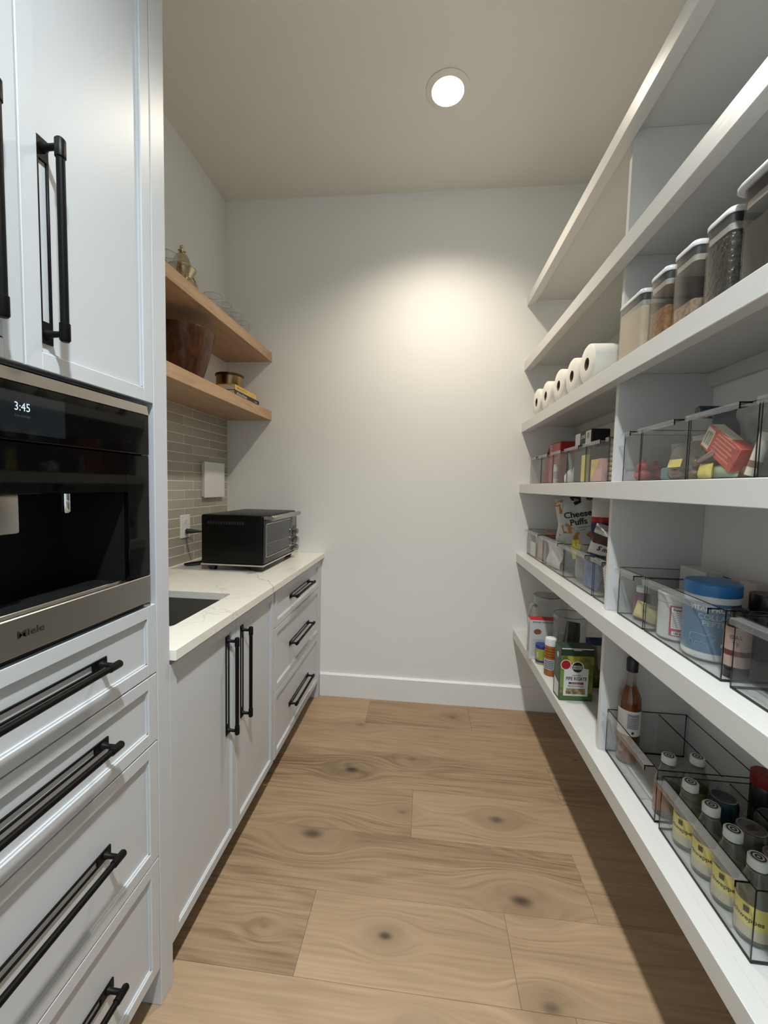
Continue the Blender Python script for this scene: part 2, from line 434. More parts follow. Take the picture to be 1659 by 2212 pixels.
# ================================================================== CEILING LIGHTS
for i, (lx, ly, watts, lcol) in enumerate(LAMPS):
    t = thing('ceiling_light', ['round recessed ceiling light with white trim ring, glowing above the aisle',
                                'round recessed ceiling light with white trim ring, over the near end of the aisle'][i], 'ceiling light', (lx, ly, ZC))
    part('trim_ring', MB().lathe([(.070, -.001), (.094, -.001), (.095, -.003), (.090, -.006), (.072, -.009), (.069, -.0085)], (lx, ly, ZC), 48, cap0=False, cap1=False, closed=True), ceil_m, t, 30)
    part('lens', MB().lathe([(.0, -.008), (.069, -.008), (.069, -.003), (.0, -.003)], (lx, ly, ZC), 48, cap0=False, cap1=False), M('lamp_lens', (1, 1, 1), .4, emit=(1., .93, .80, 9.)), t, 30)
    ld = bpy.data.lights.new('lamp', 'SPOT'); ld.energy = watts; ld.color = lcol; ld.shadow_soft_size = .05
    ld.spot_size = math.radians(132); ld.spot_blend = 1.
    lo = bpy.data.objects.new('lamp', ld); COL.objects.link(lo); lo.parent = t; lo.location = (0, 0, -.022)

# ================================================================== JOINERY HELPERS
def handle(parent, axis, x, c1, c2, length, name='handle'):
    """bar pull on a slotted back plate; (c1,c2) = centre along its own axis, across it"""
    def mp(d, w, l):
        return (x + d, c2 + w, c1 + l) if axis == 'Z' else (x + d, c1 + l, c2 + w)
    mb = MB(); h = length / 2
    def bx(d0, d1, w0, w1, l0, l1):
        a, b = mp(d0, w0, l0), mp(d1, w1, l1)
        mb.rbox(a[0], b[0], a[1], b[1], a[2], b[2], .0006)
    for sg in (-1, 1):
        l0, l1 = sorted((sg * h, sg * (h - .036)))
        bx(0, .004, -.0112, .0112, l0, l1)
        bx(0, .004, *sorted((sg * .0112, sg * .0070)), -h + .034, h - .034)
        p0, p1 = mp(.003, 0, sg * (h - .016)), mp(.035, 0, sg * (h - .016))
        mb.tube([p0, mp(.010, 0, sg * (h - .016)), mp(.012, 0, sg * (h - .016)), p1], [.0085, .0068, .0052, .0052], 10)
        e = [sg * (h - .034), sg * (h - .033), sg * (h - .006), sg * (h - .003)]
        mb.tube([mp(.036, 0, l) for l in e], [.0064, .0080, .0080, .0055], 14)
    mb.tube([mp(.036, 0, -h + .006), mp(.036, 0, h - .006)], .0063, 14)
    return part(name, mb, black_m, parent, 40)
def shaker(parent, name, y0, y1, z0, z1, xf, rail=.0295, th=.020, rec=.0075, mat_=None):
    mb = MB(); x0 = xf - th
    mb.rbox(x0, xf, y0, y0 + rail, z0, z1, .0012).rbox(x0, xf, y1 - rail, y1, z0, z1, .0012)
    mb.rbox(x0, xf, y0 + rail - .0008, y1 - rail + .0008, z0, z0 + rail, .0012).rbox(x0, xf, y0 + rail - .0008, y1 - rail + .0008, z1 - rail, z1, .0012)
    mb.box(x0, xf - rec, y0 + rail - .001, y1 - rail + .001, z0 + rail - .001, z1 - rail + .001)
    # small bead where panel meets frame
    a = rec * .45
    for (ya, yb, za, zb) in ((y0 + rail, y0 + rail + .003, z0 + rail, z1 - rail), (y1 - rail - .003, y1 - rail, z0 + rail, z1 - rail),
                             (y0 + rail, y1 - rail, z0 + rail, z0 + rail + .003), (y0 + rail, y1 - rail, z1 - rail - .003, z1 - rail)):
        mb.box(xf - rec - .001, xf - a, ya, yb, za, zb)
    return part(name, mb, mat_ or cab_m, parent)

# ================================================================== TALL CABINET
XF = -.6365
t = thing('tall_cabinet', 'tall white shaker cabinet with black bar handles, built around the coffee machine', 'cabinet', (-.95, .60, 0))
OY0, OY1 = .279, .9035
mb = MB()
mb.box(XL, XF - .03, .2285, .955, .107, 1.052).box(XL, XF - .03, .2285, .955, 1.524, ZC)          # carcass below and above the machine niche
mb.box(XL, XF - .03, .9035, .955, 1.052, 1.524).box(XL, XF - .03, .2285, .279, 1.052, 1.524).box(XL, XL + .02, .279, .9035, 1.052, 1.524)
mb.box(XL, XF - .085, .235, .950, 0, .107)                                                       # toe kick
part('carcass', mb, cab_m, t)
part('side_stile', MB().rbox(XF - .055, XF, .9062, .955, 0, ZC, .0012), cab_m, t)
part('side_stile', MB().rbox(XF - .055, XF, .2285, .2765, 0, ZC, .0012), cab_m, t)
d = shaker(t, 'door', .5995, .9030, 1.5245, 2.70, XF)
handle(d, 'Z', XF - .0075, 1.7358, .6427, .330)
d = shaker(t, 'door', .2795, .5965, 1.5245, 2.70, XF)
handle(d, 'Z', XF - .0075, 1.7358, .5415, .330)
shaker(t, 'door', .5995, .9030, 2.703, 3.045, XF); shaker(t, 'door', .2795, .5965, 2.703, 3.045, XF)
for z0, z1, hz in ((.8838, 1.0520, .9735), (.7138, .8808, .8030), (.4112, .7108, .5660), (.1085, .4082, .2620)):
    d = shaker(t, 'drawer', .2795, .9030, z0, z1, XF)
    handle(d, 'Y', XF - .0075, .5885, hz, .335)

# ================================================================== BUILT-IN COFFEE MACHINE
XM = -.6325
t = thing('coffee_machine', 'built-in coffee machine with black glass front and steel trim, clock reading 3:45', 'coffee machine', (-.80, .585, 1.062))
Y0, Y1 = .2905, .8820
mb = MB()
mb.box(XM - .40, XM - .012, Y0 + .01, Y1 - .01, 1.053, 1.11).box(XM - .40, XM - .012, Y0 + .01, Y1 - .01, 1.40, 1.505)
mb.box(XM - .40, XM - .17, Y0 + .01, Y1 - .01, 1.11, 1.40).box(XM - .18, XM - .012, Y0 + .01, .345, 1.10, 1.41).box(XM - .18, XM - .012, .815, Y1 - .01, 1.10, 1.41)
mb.box(XM - .18, XM - .012, .345, .815, 1.335, 1.41)
part('body', mb, bplast_m, t)
part('top_trim', MB().prism([(XM - .014, 1.4935), (XM, 1.4935), (XM - .004, 1.5135), (XM - .014, 1.5135)], 'Y', Y0, Y1), steel_m, t)
part('control_panel', MB().rbox(XM - .014, XM, Y0, Y1, 1.4035, 1.4930, .0012), bglass_m, t)
mb = MB().rbox(XM - .014, XM - .001, .8155, Y1, 1.127, 1.4005, .0012).rbox(XM - .014, XM - .001, Y0, .3445, 1.127, 1.4005, .0012)
mb.rbox(XM - .014, XM - .001, .3450, .8150, 1.3195, 1.4005, .0012)
part('front_glass', mb, bglass_m, t)
mb = MB().rbox(XM - .016, XM, Y0, Y1, 1.0640, 1.1260, .0015)
part('bottom_trim', mb, steel_m, t)
part('drip_tray', MB().rbox(XM - .165, XM - .020, .352, .808, 1.110, 1.1285, .002), bplast_m, t)
part('drip_tray_rim', MB().rbox(XM - .020, XM - .014, .352, .808, 1.1255, 1.1305, .001), chrome_m, t)
part('steam_spout', MB().lathe([(.0055, 1.320), (.0068, 1.3185), (.0068, 1.286), (.0050, 1.2835)], (XM - .020, .682, 0), 18), chrome_m, t, 40)
mb = MB().rbox(XM - .075, XM - .012, .497, .589, 1.256, 1.3205, .004, 2)
sp = part('centre_spout', mb, steel_m, t, 40)
part('nozzle', MB().cyl((XM - .045, .520, 1.244), .006, .014), chrome_m, sp, 40)
part('nozzle', MB().cyl((XM - .045, .566, 1.244), .006, .014), chrome_m, sp, 40)
part('cup_light', MB().lathe([(.0, 0), (.011, 0), (.011, .002), (.0, .002)], (XM - .055, .553, 1.1285), 16, cap0=False, cap1=False), chrome_m, t, 40)
disp_m = M('display_text', (.02, .02, .02), .4, emit=(.72, .86, 1., .9))
dim_m = M('display_dim', (.02, .02, .02), .4, emit=(.5, .65, .8, .05))
part('screen', MB().box(XM + .0001, XM + .0003, .48, .6635, 1.4150, 1.4780), M('display_screen', (.006, .007, .008), .06, emit=(.3, .42, .5, .012)), t)
lettering('3:45', .0185, lambda x, y: (XM + .0008, .5870 + x, 1.4555 + y), disp_m, t, 'clock_digits', xs=.84)
lettering('December', .006, lambda x, y: (XM + .0008, .5870 + x, 1.4420 + y), dim_m, t, 'date_text')
lettering('Miele', .0165, lambda x, y: (XM + .0006, .5900 + x, 1.0965 + y), M('logo_black', (.02, .018, .015), .5), t, 'maker_name', bold=.00012, xs=1.32)

# ================================================================== BASE CABINETS
XB = -.640
def base_carcass(t, y0, y1, hole=False):
    mb = MB()
    if hole:
        mb.box(XL + .012, XB - .021, y0, y1, .105, .66).box(XB - .06, XB - .021, y0, y1, .66, .888).box(XL + .012, XL + .1, y0, y1, .66, .888)
        mb.box(XL + .012, XB - .021, y0, y0 + .018, .66, .888).box(XL + .012, XB - .021, y1 - .018, y1, .66, .888)
    else: mb.box(XL + .012, XB - .021, y0, y1, .105, .888)
    mb.box(XL + .012, XB - .078, y0, y1, 0, .105)
    part('carcass', mb, cab_m, t)
t = thing('sink_cabinet', 'white two-door base cabinet under the sink with tall black handles', 'cabinet', (-.95, 1.32, 0))
base_carcass(t, .957, 1.6895, True)
d = shaker(t, 'door', .9600, 1.3278, .1060, .8730, XB); handle(d, 'Z', XB - .0075, .6610, 1.2775, .342)
d = shaker(t, 'door', 1.3308, 1.6860, .1060, .8730, XB); handle(d, 'Z', XB - .0075, .6610, 1.3855, .342)
t = thing('drawer_cabinet', 'white three-drawer base cabinet below the toaster oven', 'cabinet', (-.95, 2.07, 0))
base_carcass(t, 1.6905, 2.4440)
for z0, z1, hz in ((.7110, .8730, .7950), (.4165, .7080, .5575), (.1060, .4135, .2480)):
    d = shaker(t, 'drawer', 1.6985, 2.4420, z0, z1, XB); handle(d, 'Y', XB - .0075, 2.0780, hz, .335)
tag(part('filler_panel', MB().rbox(XB - .055, XB, 2.4448, D, 0, .888, .0012), cab_m), 'narrow white filler strip between the drawers and the back wall', 'panel')

# countertop with sink cut-out
def plate_with_hole(outer, hole, z0, z1):
    bm = bmesh.new()
    def ring(pts, z): return [bm.verts.new((x, y, z)) for x, y in pts]
    for z in (z0, z1):
        es = []
        for pts in (outer, hole):
            vs = ring(pts, z)
            es += [bm.edges.new((vs[i], vs[(i + 1) % len(vs)])) for i in range(len(vs))]
        bmesh.ops.triangle_fill(bm, edges=es, use_beauty=True)
    bm.verts.ensure_lookup_table()
    n0, n1 = len(outer), len(hole); T = n0 + n1
    for off, n in ((0, n0), (n0, n1)):
        for i in range(n):
            j = (i + 1) % n
            bm.faces.new((bm.verts[off + i], bm.verts[off + j], bm.verts[T + off + j], bm.verts[T + off + i]))
    mb = MB(); mb.merge(bm); return mb
SX0, SX1, SY0, SY1 = -1.135, -.737, 1.118, 1.491
hole = rrect(SX0, SX1, SY0, SY1, .014, 4)
outer = [(-1.2615, .957), (-.6235, .957), (-.6211, .9594), (-.6211, D - .001), (-1.2615, D - .001)]
ct = part('countertop', plate_with_hole(outer, hole, .8885, .915), quartz_m)
tag(ct, 'cream quartz countertop with faint veining and a sink cut-out', 'countertop')
mb = MB()
rings = [[(x, y, .888) for x, y in rrect(SX0 - .02, SX1 + .02, SY0 - .02, SY1 + .02, .03)], [(x, y, .888) for x, y in rrect(SX0 + .001, SX1 - .001, SY0 + .001, SY1 - .001, .02)],
         [(x, y, .72) for x, y in rrect(SX0 + .004, SX1 - .004, SY0 + .004, SY1 - .004, .03)], [(x, y, .695) for x, y in rrect(SX0 + .03, SX1 - .03, SY0 + .03, SY1 - .03, .03)]]
mb.loops(rings, cap0=False)
sk = thing('sink', 'dark taupe undermount sink set into the countertop', 'sink', (-.936, 1.304, .69))
part('basin', mb, M('sink_composite', (.095, .088, .072), .42, bump=(300, .1)), sk, 40)
part('drain', MB().lathe([(.0, .6955), (.02, .6955), (.045, .698), (.045, .696)], (-.936, 1.304, 0), 24, cap0=False, cap1=False), chrome_m, sk, 40)

# ================================================================== TOASTER OVEN
t = thing('toaster_oven', 'black countertop toaster oven with steel handle and glass door', 'toaster oven', (-.92, 2.115, .915))
OX0, OX1, OYa, OYb, OZ0, OZ1 = -1.078, -.766, 1.868, 2.364, .944, 1.189
part('body', MB().rbox(OX0, OX1, OYa, OYb, OZ0 + .006, OZ1, .010, 3), M('oven_black', (.003, .003, .003), .34, spec=.18), t, 40)
part('base_trim', MB().rbox(OX0 - .001, OX1 + .003, OYa - .001, OYb + .001, OZ0 - .001, OZ0 + .0065, .001), M('oven_trim', (.62, .60, .57), .32, metal=.9), t)
part('front_frame', MB().rbox(OX1 - .004, OX1 + .006, OYa + .006, OYb - .006, OZ0 + .012, OZ1 - .012, .003, 2), M('oven_face', (.022, .022, .022), .30), t, 40)
wy0, wy1, wz0, wz1 = 1.888, 2.246, .9905, 1.1455
part('window', MB().rbox(OX1 + .004, OX1 + .0085, wy0, wy1, wz0, wz1, .002), M('oven_glass', (.035, .035, .035), .06), t)
fr = MB()
ring_o = rrect(wy0 - .005, wy1 + .005, wz0 - .005, wz1 + .005, .010, 3); ring_i = rrect(wy0, wy1, wz0, wz1, .006, 3)
fr.loops([[(OX1 + .005, a, b) for a, b in ring_o], [(OX1 + .0105, a, b) for a, b in ring_o], [(OX1 + .0105, a, b) for a, b in ring_i], [(OX1 + .005, a, b) for a, b in ring_i]], cap0=False, cap1=False)
part('window_frame', fr, steel_m, t)
part('rack', MB().tube([(OX1 + .0088, wy0 + .006, 1.0515), (OX1 + .0088, wy1 - .03, 1.0475)], .0009, 6), steel_m, t)
hx = OX1 + .052
mb = MB().tube([(hx, 1.842, 1.1805), (hx, 1.844, 1.1805), (hx, 2.258, 1.1805), (hx, 2.260, 1.1805)], [.0105, .0120, .0120, .0105], 20)
hd = part('door_handle', mb, steel_m, t, 40)
for yy in (1.875, 2.235): part('bracket', MB().rbox(OX1 + .004, hx, yy - .008, yy + .008, 1.172, 1.186, .002), steel_m, hd)
part('display', MB().rbox(OX1 + .005, OX1 + .0085, 2.270, 2.335, 1.103, 1.155, .002), M('oven_display', (.12, .125, .12), .15), t)
for kz, kr in ((1.072, .018), (1.026, .020), (.978, .020)):
    part('knob', MB().lathe([(kr, .004), (kr, .010), (kr * .82, .012), (kr * .80, .030), (kr * .70, .032)], (OX1 + .002, 2.303, kz), 24, 'X'), M('knob_metal', (.33, .32, .30), .28, metal=1.), t, 40)
for fx in (OX0 + .04, OX1 - .035):
    for fy in (OYa + .04, OYb - .04):
        part('foot', MB().lathe([(.014, .9154), (.018, .9168), (.026, .9445)], (fx, fy, 0), 16), bplast_m, t, 40)
vents = MB()
for i in range(14): vents.rbox(-1.045 + i * .0135, -1.036 + i * .0135, OYa - .0006, OYa + .004, 1.143, 1.158, .0003)
part('side_vents', vents, M('vent_grey', (.016, .016, .016), .5), t)
cord_m = M('cord', (.008, .008, .008), .45)
path = [(-1.238, 2.036, 1.083), (-1.215, 2.040, 1.083), (-1.17, 2.06, 1.080), (-1.13, 2.10, 1.07), (-1.115, 2.13, 1.03), (-1.13, 2.13, .97), (-1.17, 2.06, .925), (-1.205, 1.985, .9228), (-1.215, 1.955, .9228), (-1.195, 1.945, .9228), (-1.15, 1.97, .9235), (-1.10, 2.02, .935), (-1.085, 2.05, .955), (-1.075, 2.06, .975)]
def smooth_path(P, n=6):
    P = [Vector(p) for p in P]; out = []
    for i in range(len(P) - 1):
        a, b, c, d = P[max(i - 1, 0)], P[i], P[i + 1], P[min(i + 2, len(P) - 1)]
        for k in range(n):
            s = k / n; out.append(.5 * ((2 * b) + (c - a) * s + (2 * a - 5 * b + 4 * c - d) * s * s + (3 * b - a - 3 * c + d) * s ** 3))
    return out + [P[-1]]
cd = part('power_cord', MB().tube(smooth_path(path), .0052, 8), cord_m, t, 60)
part('plug', MB().tube([(-1.2522, 2.028, 1.083), (-1.250, 2.028, 1.083), (-1.232, 2.034, 1.083), (-1.20, 2.046, 1.082), (-1.185, 2.052, 1.081)], [.010, .0135, .0125, .0075, .0055], 12), cord_m, cd, 40)

# ================================================================== WALL PLATES ON THE TILES
XT = XL + .0103
t = thing('power_outlet', 'white double power outlet on the tiles with a black plug in it', 'outlet', (XT, 2.026, 1.05))
part('cover_plate', MB().rbox(XT - .002, XT + .0055, 1.985, 2.067, 1.0485, 1.1695, .002, 2), white_plast_m, t)
for zz in (1.083, 1.135):
    s_ = part('socket', MB().loops([[(XT + .004, a, b) for a, b in rrect(2.009, 2.043, zz - .0145, zz + .0145, .012, 4)], [(XT + .0068, a, b) for a, b in rrect(2.0095, 2.0425, zz - .014, zz + .014, .0115, 4)]]), white_plast_m, t)
    mb = MB().box(XT + .0066, XT + .0071, 2.0180, 2.0198, zz - .002, zz + .008).box(XT + .0066, XT + .0071, 2.0315, 2.0333, zz - .002, zz + .007).cyl((XT + .0066, 2.0257, zz - .008), .0024, .0005, 'X', 10)
    part('slot', mb, dark_m, s_)
t = thing('wall_panel', 'square white blank cover panel on the tiles beside the back wall', 'wall panel', (XT, 2.30, 1.255))
part('back_box', MB().rbox(XT - .002, XT + .010, 2.194, 2.410, 1.260, 1.455, .002), white_plast_m, t)
part('cover', MB().rbox(XT + .0115, XT + .021, 2.189, 2.4155, 1.2555, 1.4595, .002, 2), M('white_gloss', (.80, .79, .76), .16), t)

# ================================================================== WOODEN SHELVES AND WHAT STANDS ON THEM
for nm, z0, z1, lb in (('u', 2.0936, 2.1475, 'upper pale oak floating shelf holding a silver teapot and glasses'), ('l', 1.7348, 1.7915, 'lower pale oak floating shelf above the tiles, holding a wooden bowl')):
    tag(part('floating_shelf', MB().rbox(XL, -.9688, .957, D, z0, z1, .0015), oak_m), lb, 'shelf')
ZL, ZU = 1.7915, 2.1475
# bowl
t = thing('wooden_bowl', 'deep dark brown wooden bowl on the lower oak shelf', 'bowl', (-1.112, 1.782, ZL))
prof = [(.070, 0), (.078, .002), (.095, .05), (.115, .12), (.132, .19), (.1395, .222), (.1385, .227), (.134, .226), (.120, .16), (.095, .07), (.06, .025), (0.001, .02)]
part('bowl', MB().lathe(prof, (-1.112, 1.782, ZL), 48), bowl_m, t, 50)
# books
def book(name, label, x0, x1, y0, y1, z0, z1, cover, spine_text, tcol, tsize, small=None):
    t = thing(name, label, 'book', ((x0 + x1) / 2, (y0 + y1) / 2, z0))
    mb = MB().rbox(x0, x1, y0, y1, z0, z0 + .0022, .0005).rbox(x0, x1, y0, y1, z1 - .0022, z1, .0005).rbox(x1 - .0025, x1 + .0003, y0, y1, z0, z1, .0008)
    part('cover', mb, cover, t)
    part('pages', MB().box(x0 + .004, x1 - .002, y0 + .004, y1 - .004, z0 + .002, z1 - .002), M('paper', (.78, .75, .68), .8, var=(400, .06, (.01, .01, 1))), t)
    zc = (z0 + z1) / 2
    lettering(spine_text, tsize, lambda x, y: (x1 + .0008, y0 + .018 + x, zc + y), tcol, t, align='LEFT', bold=.0002)
    if small: lettering(small, tsize * .6, lambda x, y: (x1 + .0008, y1 - .03 + x, zc + y), tcol, t, align='RIGHT')
    return t
paper_w = M('print_white', (.8, .8, .78), .5); print_k = M('print_black', (.012, .012, .012), .5); gold = M('print_gold', (.40, .22, .03), .5)
book('book', 'black cookbook lying under the yellow book on the lower oak shelf', -1.19, -.983, 2.030, 2.333, ZL, ZL + .0285, M('black_cover', (.012, .013, .018), .35), 'all love of home', paper_w, .0185, 'kitchen')
book('book', 'yellow book lying on the black book on the lower oak shelf', -1.18, -.984, 2.033, 2.292, ZL + .0287, ZL + .0555, M('yellow_cover', (.72, .46, .10), .4), 'SIMPLE EVERYDAY', gold, .0150, 'cooking')
zb = ZL + .0557
t = thing('bronze_canister', 'round bronze metal tin with a dark lid, standing on the books', 'tin', (-1.058, 2.123, zb))
bronze = M('bronze', (.30, .20, .10), .24, metal=1.)
part('body', MB().lathe([(.066, 0), (.0675, .002), (.0675, .060)], (-1.058, 2.123, zb), 40), bronze, t, 40)
part('lid', MB().lathe([(.0705, .057), (.0730, .059), (.0730, .066), (.0705, .0685), (.030, .0695), (.002, .070)], (-1.058, 2.123, zb), 40), M('bronze_dark', (.10, .065, .035), .28, metal=1.), t, 40)
part('knob', MB().lathe([(.006, .070), (.006, .074), (.010, .078), (.006, .082), (.001, .083)], (-1.058, 2.123, zb), 16), bronze, t, 40)
# teapot
silver = M('old_silver', (.60, .52, .36), .16, metal=1., bump=(90, .35))
tx, ty = -1.115, 1.790
t = thing('teapot', 'engraved silver teapot with a tall domed lid on the upper oak shelf', 'teapot', (tx, ty, ZU))
part('body', MB().lathe([(.040, 0), (.042, .004), (.036, .009), (.060, .026), (.072, .052), (.066, .078), (.044, .100), (.039, .108), (.047, .122), (.055, .137), (.0600, .144), (.0585, .147)], (tx, ty, ZU), 40), silver, t, 50)
part('lid', MB().lathe([(.0595, .1472), (.0600, .150), (.052, .154), (.040, .162), (.0345, .176), (.0305, .192), (.0225, .206), (.011, .214), (.006, .218), (.0165, .222), (.0175, .225), (.006, .228), (.0045, .232), (.009, .237), (.0095, .242), (.006, .247), (.001, .2485)], (tx, ty, ZU), 36), silver, t, 50)
hp = smooth_path([(tx, ty + .046, ZU + .112), (tx, ty + .072, ZU + .150), (tx, ty + .102, ZU + .148), (tx, ty + .120, ZU + .112), (tx, ty + .110, ZU + .06), (tx, ty + .068, ZU + .042)])
part('handle', MB().tube(hp, .0062, 10), silver, t, 60)
sp_ = smooth_path([(tx, ty - .062, ZU + .05), (tx, ty - .095, ZU + .07), (tx, ty - .110, ZU + .105), (tx, ty - .132, ZU + .125)])
part('spout', MB().tube(sp_, [.016 - .010 * i / (len(sp_) - 1) for i in range(len(sp_))], 12), silver, t, 60)
# glasses
def tumbler(x, y, z, r, h, label):
    t = thing('drinking_glass', label, 'glass', (x, y, z), group='clear glasses on the upper oak shelf')
    part('glass', MB().lathe([(r * .80, 0), (r * .82, .002), (r, h), (r - .0016, h), (r * .78, .010), (.001, .009)], (x, y, z), 32), glass_m, t, 50)
    part('rim', MB().lathe([(r - .0018, h), (r - .0009, h + .0009), (r + .0002, h), (r - .0009, h - .0009)], (x, y, z), 32, cap0=False, cap1=False, closed=True), glass_rim_m, t, 60)
for gx, gy, gr, gh, lb in ((-1.05, 1.588, .036, .100, 'clear glass in front of the silver teapot, nearest the tall cabinet'), (-1.055, 1.945, .041, .100, 'clear glass just past the silver teapot, first of the row toward the wall'),
                           (-1.055, 2.060, .038, .104, 'second clear glass past the teapot on the upper oak shelf'), (-1.05, 2.165, .036, .100, 'third clear glass past the teapot on the upper oak shelf'), (-1.05, 2.265, .036, .094, 'last clear glass on the upper oak shelf, nearest the back wall')):
    tumbler(gx, gy, ZU, gr, gh, lb)

# ================================================================== RIGHT-HAND SHELVING
YN = -.32
SH = thing('shelving_unit', 'white built-in pantry shelving along the whole right wall', 'shelves', (.70, 1.1, 0))
for zt in SHELF:
    b = part('shelf', MB().rbox(XS + .0375, XR, YN, D, zt - .019, zt - .0002, .0006), shelf_m, SH)
    part('nosing', MB().rbox(XS, XS + .0378, YN, D, zt - .0515, zt, .0016, 2), shelf_m, b)
    part('cleat', MB().rbox(XR - .018, XR, YN, D, zt - .062, zt - .0192, .001), shelf_m, b)
for za, zb_ in zip(SHELF[1:], SHELF[:-1]):
    for yd in (1.3587, .236):
        part('divider', MB().rbox(XS + .0380, XR - .0005, yd, yd + .0178, za, zb_ - .0192, .0008), shelf_m, SH)
part('end_panel', MB().rbox(XS, XR, YN - .02, YN, .43, SHELF[0], .001), shelf_m, SH)

# ------------------------------------------------------------------ clear bins
BX0, BX1 = .610, .850
def clear_bin(y0, y1, zs, label, h=.1465, inner=None, x1=BX1):
    t = thing('storage_bin', label, 'bin', ((BX0 + x1) / 2, (y0 + y1) / 2, zs), group='clear acrylic pantry bins')
    z0, z1, w = zs + .0005, zs + h, .0028
    mb = MB().mat(0)
    mb.box(BX0, x1, y0, y1, z0 + .002, z0 + .0045)
    mb.box(BX0, BX0 + w, y0, y1, z0 + .0045, z1).box(x1 - w, x1, y0, y1, z0 + .0045, z1)
    mb.box(BX0 + w, x1 - w, y0, y0 + w, z0 + .0045, z1).box(BX0 + w, x1 - w, y1 - w, y1, z0 + .0045, z1)
    mb.mat(1)
    e = .0024
    for a in (BX0 - .0002, x1 - e + .0002): mb.box(a, a + e, y0, y1, z1 - .0002, z1 + .0014)
    for a in (y0 - .0002, y1 - e + .0002): mb.box(BX0 + e, x1 - e, a, a + e, z1 - .0002, z1 + .0014)
    for ya in (y0 - .0003, y1 - .0013):
        for xa in (BX0 - .0003, x1 - .0013): mb.box(xa, xa + .0016, ya, ya + .0016, z0, z1)
    mb.box(BX0 - .0006, BX0 + .003, y0 - .0004, y1 + .0004, z0, z0 + .0032).box(BX0, x1, y0 - .0006, y0 + .003, z0, z0 + .0036).box(BX0, x1, y1 - .003, y1 + .0006, z0, z0 + .0036)
    part('bin_body', mb, [acrylic_m, acr_edge_m], t)
    la, lb_ = y0 + .018, y1 - .018
    if lb_ - la > .02:
        mb = MB().mat(0).box(BX0 - .0215, BX0, la, lb_, z1 - .0022, z1 + .0004).box(BX0 - .0235, BX0 - .0208, la, lb_, z1 - .0125, z1 + .0004)
        mb.mat(1).box(BX0 - .0237, BX0, la - .0012, la, z1 - .0026, z1 + .0006).box(BX0 - .0237, BX0 - .0212, la - .0012, la, z1 - .013, z1)
        part('handle_lip', mb, [acr_lip_m, acr_edge_m], t)
    if inner: part('inner_divider', MB().mat(0).box(inner, inner + .0025, y0 + .003, y1 - .003, z0 + .0045, z1 - .004).mat(1).box(inner - .0002, inner + .0027, y0 + .003, y1 - .003, z1 - .004, z1 - .0025), [acrylic_m, acr_edge_m], t)
    return t
Z3, Z4, Z5, Z2 = SHELF[3], SHELF[4], SHELF[5], SHELF[2] + .0008
FLOOR = .0052
for y0, y1, lb in ((2.270, 2.482, 'clear bin nearest the back wall on the snack shelf, holding a red bag'), (2.066, 2.262, 'clear bin on the snack shelf with the red box marked ICE'),
                   (1.865, 2.058, 'clear bin on the snack shelf with a pale blue brush in it'), (1.657, 1.858, 'clear bin on the snack shelf with the box marked LOVE'),
                   (1.455, 1.650, 'clear bin on the snack shelf with the yellow and pink box'), (1.386, 1.448, 'narrow clear bin against the far side of the shelf divider'),
                   (1.250, 1.347, 'narrow clear bin of red sweets beside the shelf divider'), (1.037, 1.244, 'clear bin of cellophane snack bags next to the bin of red sweets'),
                   (.832, 1.030, 'clear bin with a tilted red carton and mixed packets'), (.625, .826, 'clear bin with a brown snack pouch at the right edge of the photo')):
    clear_bin(y0, y1, Z3, lb)
for y0, y1, lb in ((2.166, 2.484, 'clear bin nearest the back wall on the crisps shelf'), (1.846, 2.152, 'clear bin holding the cheese puffs bag'), (1.532, 1.836, 'clear bin with the yellow foil packet and blue wrappers'),
                   (1.388, 1.518, 'narrow clear bin with white paper cups beside the shelf divider'), (1.180, 1.328, 'small clear bin with a purple bottle'), (.876, 1.170, 'clear bin with the blue lidded tub'),
                   (.560, .850, 'clear bin with dark pouches at the right edge, beside the blue lidded tub')):
    clear_bin(y0, y1, Z4, lb)
for y0, y1, lb in ((1.065, 1.354, 'clear bin on the lowest shelf holding the amber syrup bottle'), (.752, 1.045, 'clear bin of small tonic bottles and cans on the lowest shelf')):
    clear_bin(y0, y1, Z5, lb, .1395, inner=.764)

